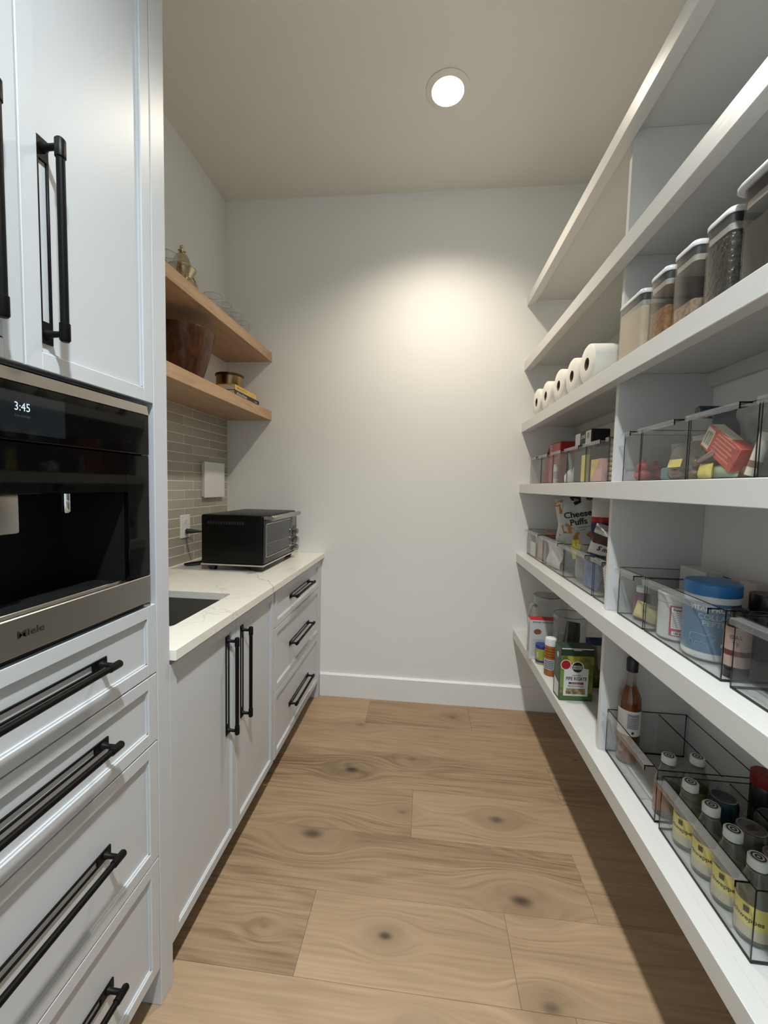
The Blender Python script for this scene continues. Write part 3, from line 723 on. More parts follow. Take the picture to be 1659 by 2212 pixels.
# ------------------------------------------------------------------ generic goods
def pillow_mesh(w, h, d, seed=1, crumple=.006, nx=14, nz=16, zone=None, crimp=.012, mats=None, pinch=0.):
    rnd = random.Random(seed)
    ph = [(rnd.uniform(8, 40), rnd.uniform(8, 40), rnd.uniform(0, 6.28), rnd.uniform(.3, 1.)) for _ in range(7)]
    def bulge(x, z):
        u, v = 2 * x / w, 2 * z / h - 1
        b = max(0., 1 - abs(u) ** 3.2) ** .6 * max(0., 1 - abs(v) ** 4.5) ** .7
        b *= (1 - .35 * max(0, v))
        n = sum(a * math.sin(k1 * x * 3 + k2 * z * 2 + p) for k1, k2, p, a in ph) / 4.
        return b * d / 2 + n * crumple * b
    bm = bmesh.new(); G = {}
    for side in (0, 1):
        for i in range(nx + 1):
            for j in range(nz + 1):
                u = i / nx - .5; z = j / nz * h; x = u * w * (1 - pinch * (z / h) ** 2)
                edge = i in (0, nx) or j in (0, nz)
                b = bulge(u * w, z)
                wob = 0.6 * crumple * math.sin(z * 60 + seed) * (1 if edge else .4)
                if edge and side: G[(1, i, j)] = G[(0, i, j)]; continue
                G[(side, i, j)] = bm.verts.new((x, (0 if edge else (-b if side == 0 else b)) + wob, z))
        for i in range(nx):
            for j in range(nz):
                q = [G[(side, i, j)], G[(side, i + 1, j)], G[(side, i + 1, j + 1)], G[(side, i, j + 1)]]
                if side: q = q[::-1]
                f = bm.faces.new(q)
                f.material_index = zone((i + .5) / nx, (j + .5) / nz) if zone else 0
    mb = MB(); mb.bm.free(); mb.bm = bm
    def surf(x, z): return (x, -bulge(x, z) - .0016 - .6 * crumple * .4, z)
    return mb, surf
def bag(name, label, cat, loc, w, h, d, mats, rz=0., tilt=(0, 0), seed=1, crumple=.006, zone=None, pinch=0., group=None):
    t = thing(name, label, cat, loc, 0, group)
    t.rotation_euler = (tilt[0], tilt[1], rz)
    mb, surf = pillow_mesh(w, h, d, seed, crumple, zone=zone, pinch=pinch)
    part('pouch', mb, mats, t, 55, world=False)
    return t, surf
def decal(parent, name, pts, fn, m):
    """flat printed patch: 2-D outline mapped on to a surface"""
    mb = MB(); mb.face([fn(x, y) for x, y in pts]); return part(name, mb, m, parent, world=False)
def disc_pts(cx, cy, r, n=24, sx=1.): return [(cx + r * sx * math.cos(2 * PI * i / n), cy + r * math.sin(2 * PI * i / n)) for i in range(n)]
def rect_pts(x0, x1, y0, y1): return [(x0, y0), (x1, y0), (x1, y1), (x0, y1)]
def carton(name, label, cat, loc, w, dep, h, mats, rz=0., tilt=(0, 0), r=.001, group=None):
    """box standing on its base centre; front is local -Y"""
    t = thing(name, label, cat, loc, 0, group); t.rotation_euler = (tilt[0], tilt[1], rz)
    part('carton', MB().rbox(-w / 2, w / 2, -dep / 2, dep / 2, 0, h, r), mats, t, world=False)
    return t
red = M('red_print', (.42, .022, .018), .38); red2 = M('red_carton', (.50, .075, .05), .4, var=(60, .25)); wht = M('white_print', (.74, .73, .71), .45)
foil = M('silver_foil', (.62, .63, .63), .22, metal=.85); yel = M('yellow_foil', (.72, .60, .06), .25, metal=.35); yelp = M('yellow_paper', (.68, .55, .14), .5)
brown = M('brown_print', (.075, .022, .014), .4); navy = M('navy_print', (.012, .024, .10), .35); cream = M('cream_paper', (.66, .60, .48), .6)
cello = CLEAR('cellophane', (.80, .78, .75), 1.5, .07, 1.6, .14, (.5, .44, .36)); teal = M('teal_print', (.16, .28, .30), .5); pink = M('pink_card', (.62, .36, .33), .55)
greyb = M('grey_bag', (.30, .30, .26), .6, var=(25, .3)); orange = M('orange_print', (.55, .20, .025), .45); maroon = M('maroon_print', (.13, .012, .012), .4)

# ---------------- top stocked shelf: paper rolls and canisters
roll_m = M('tissue', (.80, .775, .71), .85, bump=(160, .5)); core_m = M('card_core', (.13, .085, .05), .8)
for i, (yy, lb) in enumerate(((2.2392, 'farthest white paper roll, next to the back wall'), (2.0861, 'second white paper roll from the back wall'), (1.8821, 'middle white paper roll of the five'),
                              (1.7283, 'fourth white paper roll from the back wall'), (1.5665, 'nearest white paper roll, beside the canister of flour'))):
    r = .0695; zc = Z2 + r + .0002
    t = thing('paper_roll', lb, 'paper roll', (.61, yy, Z2), group='white paper rolls in a row')
    x0 = .563 + (.003 if i % 2 else 0)
    part('roll', MB().lathe([(.0225, x0), (r - .006, x0), (r - .001, x0 + .004), (r, x0 + .010), (r, x0 + .094), (r - .004, x0 + .104), (.0225, x0 + .104)], (0, yy, zc), 44, 'X', cap0=False, cap1=False, closed=True), roll_m, t, 40)
    part('core', MB().lathe([(.0224, x0 + .001), (.0205, x0 + .001), (.0205, x0 + .103), (.0224, x0 + .103)], (0, yy, zc), 28, 'X', cap0=False, cap1=False, closed=True), core_m, t, 50)
lid_w = M('lid_white', (.74, .74, .75), .25); gasket = M('lid_gasket', (.05, .055, .065), .35)
def canister(y0, y1, h, label, fill=None, fz=0., x0=.572, dep=.155, lid_over=0., lid_h=.013, gas=.017):
    t = thing('food_canister', label, 'canister', (x0 + dep / 2, (y0 + y1) / 2, Z2), group='clear square food canisters')
    x1 = x0 + dep; z0, z1 = Z2, Z2 + h; rr = .016
    def ring(m, z, k=0.): return [(x, y, z) for x, y in rrect(x0 + m, x1 - m, y0 + m, y1 - m, max(.004, rr - m), 4)]
    part('jar', MB().loops([ring(.0, z0), ring(.0, z1 - lid_h), ring(.0022, z1 - lid_h), ring(.0022, z0 + .003)], cap1=True), smoke_m, t, 40)
    if fill: part('contents', MB().loops([ring(.004, z0 + .004), ring(.004, fz - .004), ring(.012, fz)]), fill, t, 60)
    part('gasket', MB().loops([ring(.0035, z1 - lid_h - gas), ring(.0035, z1 - lid_h)]), gasket, t, 40)
    part('gasket_liner', MB().loops([ring(.0045, z1 - lid_h - gas - .014), ring(.0045, z1 - lid_h - gas)]), M('lid_liner', (.50, .49, .46), .4), t, 40)
    o = -lid_over
    part('lid', MB().loops([ring(o + .001, z1 - lid_h + .0003), ring(o, z1 - lid_h + .002), ring(o, z1 - .004), ring(o + .003, z1)]), lid_w, t, 40)
canister(1.215, 1.3545, .1735, 'clear canister of pale flour beside the shelf divider', M('flour', (.72, .63, .48), .9, var=(40, .06)), 1.862)
canister(1.098, 1.1805, .1735, 'clear canister half full of brown cereal, next to the flour', M('cereal', (.30, .135, .045), .8, bump=(180, 1.), var=(130, .45)), 1.812)
canister(.992, 1.0770, .1735, 'clear canister nearly empty of pale flakes, in the middle of the row', M('flakes', (.36, .25, .17), .8, bump=(150, 1.), var=(90, .5)), 1.780)
canister(.885, .9670, .1745, 'clear canister full of black beans', M('beans', (.030, .024, .017), .35, bump=(120, 1.5), var=(110, .7)), 1.858)
canister(.770, .8700, .190, 'dark canister with a thick white lid at the right edge of the row', M('coffee', (.022, .019, .016), .6), 1.845, lid_over=.012, lid_h=.010, gas=.022, x0=.575)

# ---------------- snack shelf, far bay
f3 = Z3 + FLOOR
bag('snack_bag', 'crumpled red and silver snack bag in the bin by the back wall', 'bag', (.715, 2.372, f3), .17, .205, .07, [red, foil], rz=-1.1, tilt=(-.10, 0), seed=3, crumple=.016, zone=lambda u, v: 1 if v > .80 and u > .3 else 0)
t = carton('carton', 'red box lettered ICE in the clear bin', 'box', (.700, 2.164, f3), .178, .110, .203, red, rz=-PI / 2, r=.006)
lettering('ICE', .030, lambda x, y: (-.060 + x, -.0563, .184 + y), wht, t, world=False, bold=.0006)
lettering('cream', .011, lambda x, y: (-.060 + x, -.0563, .166 + y), wht, t, world=False)
t = thing('cleaning_brush', 'pale blue plastic brush standing in a clear bin', 'brush', (.66, 1.965, f3))
part('handle', MB().tube([(.650, 1.925, f3 + .055), (.652, 1.945, f3 + .09), (.655, 1.985, f3 + .135)], [.006, .007, .005], 10), M('pale_blue', (.50, .66, .68), .4), t, 50)
part('head', MB().lathe([(.001, 0), (.026, .002), (.028, .03), (.014, .052), (.006, .060)], (.650, 1.925, f3), 20), wht, t, 50)
t = thing('plastic_bottle', 'white slope-shouldered bottle in the bin with the brush', 'bottle', (.66, 1.885, f3))
part('bottle', MB().lathe([(.017, 0), (.019, .003), (.019, .06), (.012, .085), (.007, .1), (.007, .115), (.001, .116)], (.665, 1.889, f3), 20), wht, t, 50)
t = thing('paper_tube', 'slim white tube with dark marks standing in a clear bin', 'tube', (.632, 2.090, f3))
part('tube', MB().tube([(.632, 2.086, f3), (.636, 2.094, f3 + .09)], [.011, .013], 14), wht, t, 50)
part('marks', MB().tube([(.6325, 2.0868, f3 + .02), (.6337, 2.0896, f3 + .055)], [.0116, .0125], 14, cap=False), M('faint_print', (.42, .40, .38), .5), t, 50)
t = carton('carton', 'black and white box lettered LOVE in the clear bin', 'box', (.668, 1.7575, f3), .176, .07, .207, print_k, rz=-PI / 2, r=.004)
for a, b in ((-.083, -.028), (.030, .083)): decal(t, 'label_patch', rect_pts(a, b, .150, .203), lambda x, y: (x, -.0355, y), wht)
lettering('LOVE', .019, lambda x, y: (.001 + x, -.0356, .183 + y), wht, t, world=False, bold=.0004)
decal(t, 'leaf_mark', disc_pts(.056, .184, .013), lambda x, y: (x, -.0358, y), M('sage_print', (.30, .34, .28), .5))
t = carton('carton', 'yellow and pink box at the front of a clear bin', 'box', (.640, 1.572, f3), .095, .045, .082, pink, rz=-PI / 2)
decal(t, 'yellow_corner', [(-.046, .002), (-.046, .080), (.030, .080)], lambda x, y: (x, -.0229, y), yelp)
t = thing('cracker_pack', 'clear sleeve of pale crackers at the near end of a clear bin', 'crackers', (.650, 1.490, f3))
for i in range(7): part('cracker', MB().rbox(.632, .700, 1.464, 1.512, f3 + .004 + i * .017, f3 + .015 + i * .017, .003), M('cracker', (.60, .47, .33), .7), t)
t = carton('carton', 'yellow packet standing at the back of the bin with the LOVE box', 'packet', (.6225, 1.690, f3), .050, .012, .105, yelp, rz=-PI / 2)
t = thing('food_jar', 'dark jar with a white lid in the bin beside the divider', 'jar', (.70, 1.612, f3))
part('jar', MB().lathe([(.030, 0), (.032, .003), (.032, .132), (.028, .146)], (.722, 1.600, f3), 24), print_k, t, 40)
part('lid', MB().lathe([(.031, .146), (.031, .170), (.029, .172)], (.722, 1.600, f3), 24), wht, t, 40)
t = thing('sauce_bottle', 'slim dark green bottle behind the white lidded jar', 'bottle', (.79, 1.62, f3))
part('bottle', MB().lathe([(.026, 0), (.028, .003), (.028, .13), (.010, .175), (.009, .235), (.001, .237)], (.800, 1.615, f3), 20), M('green_glass', (.02, .03, .015), .15), t, 40)
bag('snack_bag', 'grey plastic pouch lying at the back of the bin by the divider', 'bag', (.70, 1.417, f3), .05, .12, .035, [greyb], rz=-PI / 2, seed=8)

# ---------------- snack shelf, near bay
for i, (x, y, z, s) in enumerate(((.640, 1.285, 0, .020), (.650, 1.315, 0, .020), (.645, 1.298, .026, .019), (.690, 1.290, 0, .021), (.690, 1.320, .024, .018))):
    t = thing('wrapped_sweet', ['red wrapped sweet at the front of the narrow bin, nearest', 'red wrapped sweet at the front of the narrow bin, beside the divider', 'red wrapped sweet on top of the pile in the narrow bin', 'red wrapped sweet behind the front pair in the narrow bin', 'red wrapped sweet at the top back of the narrow bin'][i], 'sweet', (x, y, f3 + z), group='red wrapped sweets')
    part('sweet', MB().lathe([(.001, 0), (s * .7, s * .12), (s, s * .6), (s * .9, s * 1.1), (s * .4, s * 1.45), (.001, s * 1.5)], (x, y, f3 + z), 12), M('red_wrap', (.55, .06, .055), .3, bump=(120, .8)), t, 50)
    part('wrapper_twist', MB().lathe([(s * .15, s * 1.3), (s * .5, s * 1.9), (s * .45, s * 1.95), (s * .1, s * 1.5)], (x, y, f3 + z), 9), M('red_wrap'), t, 50)
carton('carton', 'small teal tin low in the bin of cellophane bags', 'tin', (.668, 1.175, f3), .070, .045, .034, M('teal_tin', (.14, .24, .25), .4), rz=-PI / 2, r=.004)
t, s_ = bag('snack_bag', 'cellophane bag of treats with a yellow label', 'bag', (.652, 1.105, f3), .10, .092, .050, [cello], rz=-1.45, seed=12, crumple=.012)
decal(t, 'yellow_label', rect_pts(-.024, .020, .030, .050), lambda x, z: (x, s_(x, z)[1] - .001, z), yelp)
t, s_ = bag('snack_bag', 'brown paper snack bag behind the yellow labelled bag', 'bag', (.715, 1.122, f3), .135, .118, .045, [M('kraft', (.26, .17, .10), .7), wht], rz=-1.5, seed=15, crumple=.012, zone=lambda u, v: 1 if v > .86 else 0)
bag('snack_bag', 'dark green cellophane bag in the bin of cellophane bags', 'bag', (.775, 1.192, f3), .075, .082, .04, [M('green_bag', (.055, .095, .075), .4)], rz=-1.4, seed=17, crumple=.01)
for i, (x, y, z, s, lb) in enumerate(((.648, 1.146, .0, .017, 'brown wrapped truffle at the front of the bin of cellophane bags'), (.650, 1.068, .0, .016, 'brown wrapped truffle at the near corner of the bin of cellophane bags'), (.652, 1.062, .027, .015, 'brown wrapped truffle on top of another in the near corner'))):
    t = thing('wrapped_sweet', lb, 'sweet', (x, y, f3 + z), group='brown wrapped truffles')
    part('sweet', MB().lathe([(.001, 0), (s * .7, s * .12), (s, s * .6), (s * .9, s * 1.1), (s * .4, s * 1.45), (.001, s * 1.5)], (x, y, f3 + z), 12), M('brown_wrap2', (.22, .12, .06), .22, bump=(120, .9)), t, 50)
    part('wrapper_twist', MB().lathe([(s * .15, s * 1.3), (s * .5, s * 1.65), (s * .45, s * 1.7), (s * .1, s * 1.5)], (x, y, f3 + z), 9), M('brown_wrap2'), t, 50)
t = thing('wrapped_bar', 'silver purple wrapped bar lying slanted below the red carton', 'snack bar', (.632, 1.010, f3 + .04))
part('bar', MB().tube([(.628, 1.022, f3 + .040), (.628, 1.016, f3 + .042), (.628, .975, f3 + .056), (.628, .969, f3 + .058)], [.004, .0065, .0065, .004], 8), M('mauve_foil', (.34, .24, .24), .25, metal=.5), t, 50)
bag('snack_bag', 'green and white wrapper at the bottom of the bin with the red carton', 'bag', (.640, .955, f3), .07, .030, .025, [M('green_white', (.30, .34, .24), .35)], rz=-1.55, seed=63, crumple=.008)
# red carton, tilted
t = carton('carton', 'red carton with a barcode tilted in the clear bin', 'box', (.640, 1.004, f3 + .112), .118, .030, .054, red2, rz=-PI / 2, tilt=(0, 0))
t.rotation_euler = Matrix.Rotation(-PI / 2, 3, 'Z').to_euler(); t.matrix_world = Matrix.Translation((.642, .972, f3 + .044)) @ Matrix.Rotation(-PI / 2, 4, 'Z') @ Matrix.Rotation(math.radians(34), 4, 'Y')
decal(t, 'barcode_label', rect_pts(-.057, -.030, .005, .049), lambda x, y: (x, -.0153, y), cream)
mb = MB()
for i, wd in enumerate((1, 2, 1, 1, 2, 1, 2, 1)): mb.face([(-.0545 + i * .0030, -.0155, .012), (-.0545 + i * .0030 + .0008 * wd, -.0155, .012), (-.0545 + i * .0030 + .0008 * wd, -.0155, .042), (-.0545 + i * .0030, -.0155, .042)])
part('barcode', mb, print_k, t, world=False)
for i in range(5): decal(t, 'print_line', rect_pts(-.020, .045 - .008 * (i % 2), .010 + i * .009, .0135 + i * .009), lambda x, y: (x, -.0153, y), M('pale_red', (.60, .24, .19), .5))
decal(t, 'edge_panel', rect_pts(-.055, .018, -.012, .012), lambda x, y: (x, y, .0543), cream)
bag('snack_bag', 'grey green crumpled bag at the back of the bin with the red carton', 'bag', (.712, .940, f3), .150, .158, .055, [greyb], rz=-1.5, seed=21, crumple=.02)
t = thing('rolled_pouch', 'dark blue rolled pouch lying across the rims above the red carton', 'pouch', (.70, 1.03, Z3 + .148))
part('roll', MB().tube([(.624, 1.0325, Z3 + .1614), (.627, 1.0325, Z3 + .1614), (.70, 1.034, Z3 + .1614), (.80, 1.036, Z3 + .1614)], [.0105, .0128, .0128, .0120], 16), M('dark_blue', (.010, .028, .055), .4, var=(90, .6)), t, 50)
part('flap', MB().rbox(.650, .780, 1.0195, 1.0225, Z3 + .105, Z3 + .160, .001), M('dark_blue'), t)
bag('snack_packet', 'small yellow packet lying low in the bin with the red carton', 'packet', (.632, 1.000, f3), .044, .034, .018, [yelp], rz=-PI / 2, seed=23, crumple=.006)
t = thing('paper_tube', 'pale paper tube with dark spots leaning in the bin with the red carton', 'tube', (.640, .856, f3))
part('tube', MB().tube([(.636, .880, f3 + .004), (.648, .858, f3 + .085)], [.009, .0125], 14), cream, t, 50)
part('spots', MB().tube([(.6385, .8755, f3 + .020), (.6405, .8718, f3 + .032)], [.0104, .0108], 14, cap=False), M('spot_brown', (.20, .12, .07), .6), t, 50)
bag('snack_bag', 'brown cellophane wrapper under the red carton', 'bag', (.662, .918, f3), .11, .028, .035, [M('brown_wrap', (.22, .13, .075), .35)], rz=-1.5, seed=27, crumple=.012)
bag('snack_bag', 'clear cellophane wrapper at the far corner of the bin with the red carton', 'bag', (.650, 1.005, f3 + .036), .045, .06, .025, [cello], rz=-1.6, seed=29, crumple=.012)
t = carton('carton', 'rust brown and grey snack box at the right edge of the snack shelf', 'box', (.672, .727, f3), .186, .10, .150, M('grey_print', (.30, .31, .31), .5), rz=-PI / 2, r=.003)
decal(t, 'rust_panel', rect_pts(-.091, .091, .072, .149), lambda x, y: (x, -.0503, y), M('rust_print', (.27, .115, .045), .45, var=(14, .3)))
lettering('KYRO', .020, lambda x, y: (-.062 + x, -.0504, .052 + y), print_k, t, world=False)

# ---------------- crisps shelf, far bay
f4 = Z4 + FLOOR
carton('carton', 'pale pink carton in the bin by the back wall on the crisps shelf', 'box', (.680, 2.30, f4), .20, .09, .118, M('pale_pink', (.56, .44, .41), .55), rz=-PI / 2)
carton('carton', 'white label card at the front of the bin by the back wall', 'card', (.622, 2.40, f4), .09, .008, .075, wht, rz=-PI / 2)
bag('snack_bag', 'reddish brown packet lying on top of the pink carton', 'packet', (.68, 2.26, f4 + .119), .11, .035, .03, [M('tan_red', (.34, .14, .08), .5)], rz=-1.3, seed=33, crumple=.006)
bag('snack_bag', 'white plastic bag pressed against the front of its bin on the crisps shelf', 'bag', (.634, 2.045, f4), .15, .120, .026, [M('white_bag', (.60, .60, .585), .5, var=(30, .2))], rz=-1.45, seed=35, crumple=.014)
# cheese puffs
t, s_ = bag('crisp_bag', 'tall white Cheese Puffs bag standing at the back of its bin', 'bag', (.762, 2.010, f4 + .018), .165, .335, .058, [M('crisp_white', (.62, .62, .60), .4)], rz=-.30, tilt=(0, -.20), seed=37, crumple=.006)
S = lambda x, z: (s_(x, z)[0], s_(x, z)[1], z)
lettering('Cheese', .040, lambda x, y: S(.008 + x, .250 + y), print_k, t, world=False, bold=.0010)
lettering('Puffs', .040, lambda x, y: S(.006 + x, .214 + y), print_k, t, world=False, bold=.0010)
lettering('Cheddar Cheese Flavored', .0100, lambda x, y: S(.004 + x, .188 + y), print_k, t, world=False)
lettering('Corn Snacks', .0100, lambda x, y: S(.004 + x, .176 + y), print_k, t, world=False)
def decal_s(name, pts, m): decal(t, name, pts, S, m)
decal_s('black_badge', [(-.015, .335), (.035, .337), (.030, .302), (.004, .293)], print_k)
lettering('So', .020, lambda x, y: (S(.012 + x, .318 + y)[0], S(.012 + x, .318 + y)[1] - .001, .318 + y), wht, t, world=False)
for pts in ([(-.082, .318), (-.045, .330), (-.048, .300), (-.058, .262), (-.070, .264), (-.066, .298), (-.086, .302)], [(-.070, .205), (-.045, .215), (-.028, .200), (-.030, .165), (-.066, .170)],
            [(-.026, .150), (-.010, .168), (.006, .166), (-.006, .150), (-.008, .125), (-.022, .118), (-.032, .132)], [(.030, .148), (.046, .166), (.056, .150), (.044, .135)]):
    decal_s('puff_print', pts, orange)
decal_s('olive_badge', disc_pts(.070, .322, .016, 16), M('olive_print', (.10, .11, .03), .5))
t, s_ = bag('crisp_bag', 'small white and maroon snack bag left of the Cheese Puffs bag', 'bag', (.688, 2.096, f4 + .082), .082, .160, .045, [wht, maroon], rz=-.55, tilt=(.0, .10), seed=39, crumple=.010, zone=lambda u, v: 1 if u > .52 and v > .55 else 0)
lettering('D', .030, lambda x, y: s_(-.016 + x, .105 + y), print_k, t, world=False, shear=.4)
lettering('lite', .014, lambda x, y: s_(-.014 + x, .072 + y), print_k, t, world=False, bold=.0004)
t, s_ = bag('crisp_bag', 'blue and white bag with a red stripe beside the shelf divider', 'bag', (.738, 1.690, f4), .150, .336, .06, [navy, wht, red, M('blue_low', (.03, .06, .16), .4)], rz=-.42, seed=41, crumple=.007, zone=lambda u, v: 1 if v > .80 else (2 if v > .765 else (0 if v > .50 else 3)))
t, s_ = bag('crisp_bag', 'white and brown snack bag with a silver top, lying on its bin', 'bag', (.672, 1.618, f4 + .132), .098, .118, .045, [wht, brown, foil], rz=-.45, tilt=(.15, .25), seed=43, crumple=.010, zone=lambda u, v: 2 if v > .70 and u < .8 else (1 if v > .40 else 0))
lettering('S ite', .024, lambda x, y: s_(.0 + x, .030 + y), print_k, t, world=False, bold=.0006, shear=.3)
t, s_ = bag('foil_packet', 'bright yellow foil packet poking over the rim of its bin', 'packet', (.652, 1.800, f4 + .082), .046, .086, .016, [yel], rz=-.75, tilt=(.05, -.1), seed=45, crumple=.012, pinch=.45)
bag('snack_bag', 'clear crumpled plastic bag next to the yellow foil packet', 'bag', (.650, 1.745, f4 + .010), .066, .145, .026, [CLEAR('cloudy_plastic', (.75, .75, .74), 1.5, .12, 1.1, .35, (.62, .61, .58)), yelp], rz=-1.25, seed=47, crumple=.007, zone=lambda u, v: 1 if v > .75 and u < .4 else 0)
bag('snack_bag', 'blue plastic wrapper low at the front of its bin on the crisps shelf', 'bag', (.650, 1.640, f4 + .002), .12, .098, .030, [M('blue_bag', (.10, .15, .32), .4, var=(20, .4))], rz=-1.5, seed=49, crumple=.012)
t = thing('paper_cups', 'stack of white ribbed paper cups in the narrow bin by the divider', 'cups', (.645, 1.455, f4))
mb = MB(); prof = []
for i in range(11): z = .020 + i * .0085; r_ = .026 + .0009 * i; prof += [(r_, z), (r_ + .0022, z + .003), (r_ + .0022, z + .006)]
part('stacked_rims', MB().lathe([(.019, 0), (.022, .016)] + prof + [(.030, .120), (.001, .121)], (.654, 1.458, f4), 28), M('cup_white', (.66, .65, .63), .6), t, 30)
bag('snack_bag', 'orange crinkled packet on top of the paper cups', 'packet', (.648, 1.458, f4 + .1225), .060, .045, .035, [orange], rz=-1.2, seed=51, crumple=.008)

# ---------------- crisps shelf, near bay
def wrap(cx, cy, r, a0=0.):
    """letters round a cylinder whose side faces angle a0"""
    return lambda x, y: (cx + r * math.cos(a0 + x / r), cy + r * math.sin(a0 + x / r), y)
def sleeve(parent, name, cx, cy, r, z0, z1, m, a0=0., a1=2 * PI, n=40):
    mb = MB(); A = [a0 + (a1 - a0) * i / n for i in range(n + 1)]
    for a, b in zip(A, A[1:]): mb.face([(cx + r * math.cos(a), cy + r * math.sin(a), z0), (cx + r * math.cos(b), cy + r * math.sin(b), z0), (cx + r * math.cos(b), cy + r * math.sin(b), z1), (cx + r * math.cos(a), cy + r * math.sin(a), z1)])
    bmesh.ops.remove_doubles(mb.bm, verts=mb.bm.verts[:], dist=1e-6)
    return part(name, mb, m, parent, 60)
cx, cy, r = .6690, 1.0080, .0525
t = thing('supplement_tub', 'large blue labelled collagen tub with a bright blue lid', 'tub', (cx, cy, f4))
part('tub', MB().lathe([(r - .006, 0), (r - .001, .004), (r, .010), (r, .150), (r - .002, .154), (.001, .1545)], (cx, cy, f4), 48), M('tub_white', (.66, .67, .65), .35), t, 40)
part('lid', MB().lathe([(r + .0012, .1465), (r + .0022, .148), (r + .0022, .172), (r - .001, .1755), (.001, .1760)], (cx, cy, f4), 48), M('lid_blue', (.030, .165, .42), .38), t, 40)
sleeve(t, 'label', cx, cy, r + .0006, f4 + .018, f4 + .132, M('label_blue', (.10, .185, .30), .4))
fa = math.atan2(-cy, -cx) + .06
W = wrap(cx, cy, r + .0014, fa)
lettering('VITAL PROTEINS', .0150, lambda x, y: W(.010 + x, f4 + .1185 + y), wht, t, bold=.0004, xs=.95)
lt = M('label_pale', (.34, .45, .53), .5)
lettering('COLLAGEN', .0165, lambda x, y: W(.016 + x, f4 + .1005 + y), lt, t, bold=.0002)
lettering('PEPTIDES', .0165, lambda x, y: W(.016 + x, f4 + .0855 + y), lt, t, bold=.0002)
cow = [(-.030, .040), (-.028, .058), (-.010, .060), (.004, .058), (.012, .064), (.020, .061), (.024, .055), (.017, .051), (.014, .046), (.012, .038), (.015, .028), (.011, .028), (.007, .040), (-.006, .041), (-.016, .040), (-.019, .028), (-.023, .028), (-.022, .041), (-.026, .044), (-.030, .040)]
mb = MB(); pp = [Vector(W(-.012 + x, f4 + y)) for x, y in cow]; mb.tube(pp, .0005, 5); part('cow_outline', mb, lt, t)
sleeve(t, 'white_pill', cx, cy, r + .0012, f4 + .036, f4 + .044, wht, fa + .35, fa + .85, 8)
cx, cy, r = .6620, 1.1215, .0415
t = thing('supplement_tub', 'short white tub with a pink framed nutrition label', 'tub', (cx, cy, f4))
part('tub', MB().lathe([(r - .004, 0), (r, .004), (r, .098), (r - .002, .100), (.001, .1005)], (cx, cy, f4), 40), M('tub_grey', (.58, .58, .57), .35), t, 40)
part('lid', MB().lathe([(r + .001, .096), (r + .0018, .098), (r + .0018, .116), (r - .001, .119), (.001, .1195)], (cx, cy, f4), 40), M('tub_lid', (.60, .60, .59), .35, bump=(30, .1)), t, 40)
fa = math.atan2(-cy, -cx)
sleeve(t, 'pink_frame', cx, cy, r + .0006, f4 + .012, f4 + .090, M('pink_frame', (.40, .075, .10), .5), fa - .35, fa + 1.5, 18)
sleeve(t, 'facts_panel', cx, cy, r + .0012, f4 + .032, f4 + .086, wht, fa - .25, fa + 1.4, 18)
sleeve(t, 'barcode_strip', cx, cy, r + .0012, f4 + .015, f4 + .025, wht, fa - .2, fa + 1.4, 18)
W2 = wrap(cx, cy, r + .0018, fa)
lettering('Supplement', .0085, lambda x, y: W2(.013 + x, f4 + .0805 + y), print_k, t, bold=.0003)
for i in range(9): sleeve(t, 'facts_line', cx, cy, r + .0016, f4 + .036 + i * .0045, f4 + .0375 + i * .0045, M('print_grey', (.25, .25, .25), .6), fa - .2, fa + .9 + .3 * (i % 3), 10)
for i in range(14): sleeve(t, 'barcode_bar', cx, cy, r + .0016, f4 + .0165, f4 + .0235, print_k, fa - .1 + i * .075, fa - .1 + i * .075 + (.05 if i % 3 else .025), 2)
cx, cy = .6560, 1.2790
t = thing('vitamin_bottle', 'small purple bottle with a white cap in the small clear bin', 'bottle', (cx, cy, f4))
part('bottle', MB().lathe([(.021, 0), (.023, .003), (.023, .062), (.020, .072), (.016, .078)], (cx, cy, f4), 28), M('purple', (.16, .050, .085), .35), t, 40)
part('cap', MB().lathe([(.0165, .078), (.0168, .079), (.0168, .093), (.015, .095), (.001, .0955)], (cx, cy, f4), 28), wht, t, 40)
t, s_ = bag('snack_packet', 'pale yellow packet leaning in front of the purple bottle', 'packet', (.645, 1.242, f4 + .006), .060, .048, .014, [M('pale_yellow', (.55, .47, .20), .5)], rz=-.85, tilt=(0, .18), seed=55, crumple=.005)
lettering('lifet', .016, lambda x, y: s_(.004 + x, .026 + y), M('olive_ink', (.10, .09, .03), .5), t, world=False)
t, s_ = bag('snack_packet', 'white edged yellow packet lying beside the purple bottle', 'packet', (.650, 1.210, f4 + .004), .046, .040, .010, [M('pale_yellow2', (.58, .50, .26), .5)], rz=-1.0, tilt=(0, .1), seed=57, crumple=.004)
carton('carton', 'white tea box at the back of the small bin above the tubs', 'box', (.800, 1.258, f4), .115, .045, .158, M('card_white', (.62, .60, .56), .6), rz=-PI / 2, tilt=(0, 0))
for i, (yy, hh, lb, mm) in enumerate(((1.135, .152, 'pink index card box behind the white tub', pink), (1.080, .162, 'cream packet standing behind the blue lidded tub', M('cream_card', (.55, .47, .42), .6)))):
    carton('carton', lb, 'box', (.805 + .006 * i, yy, f4), .050, .030, hh, mm, rz=-PI / 2 + .08 * i)
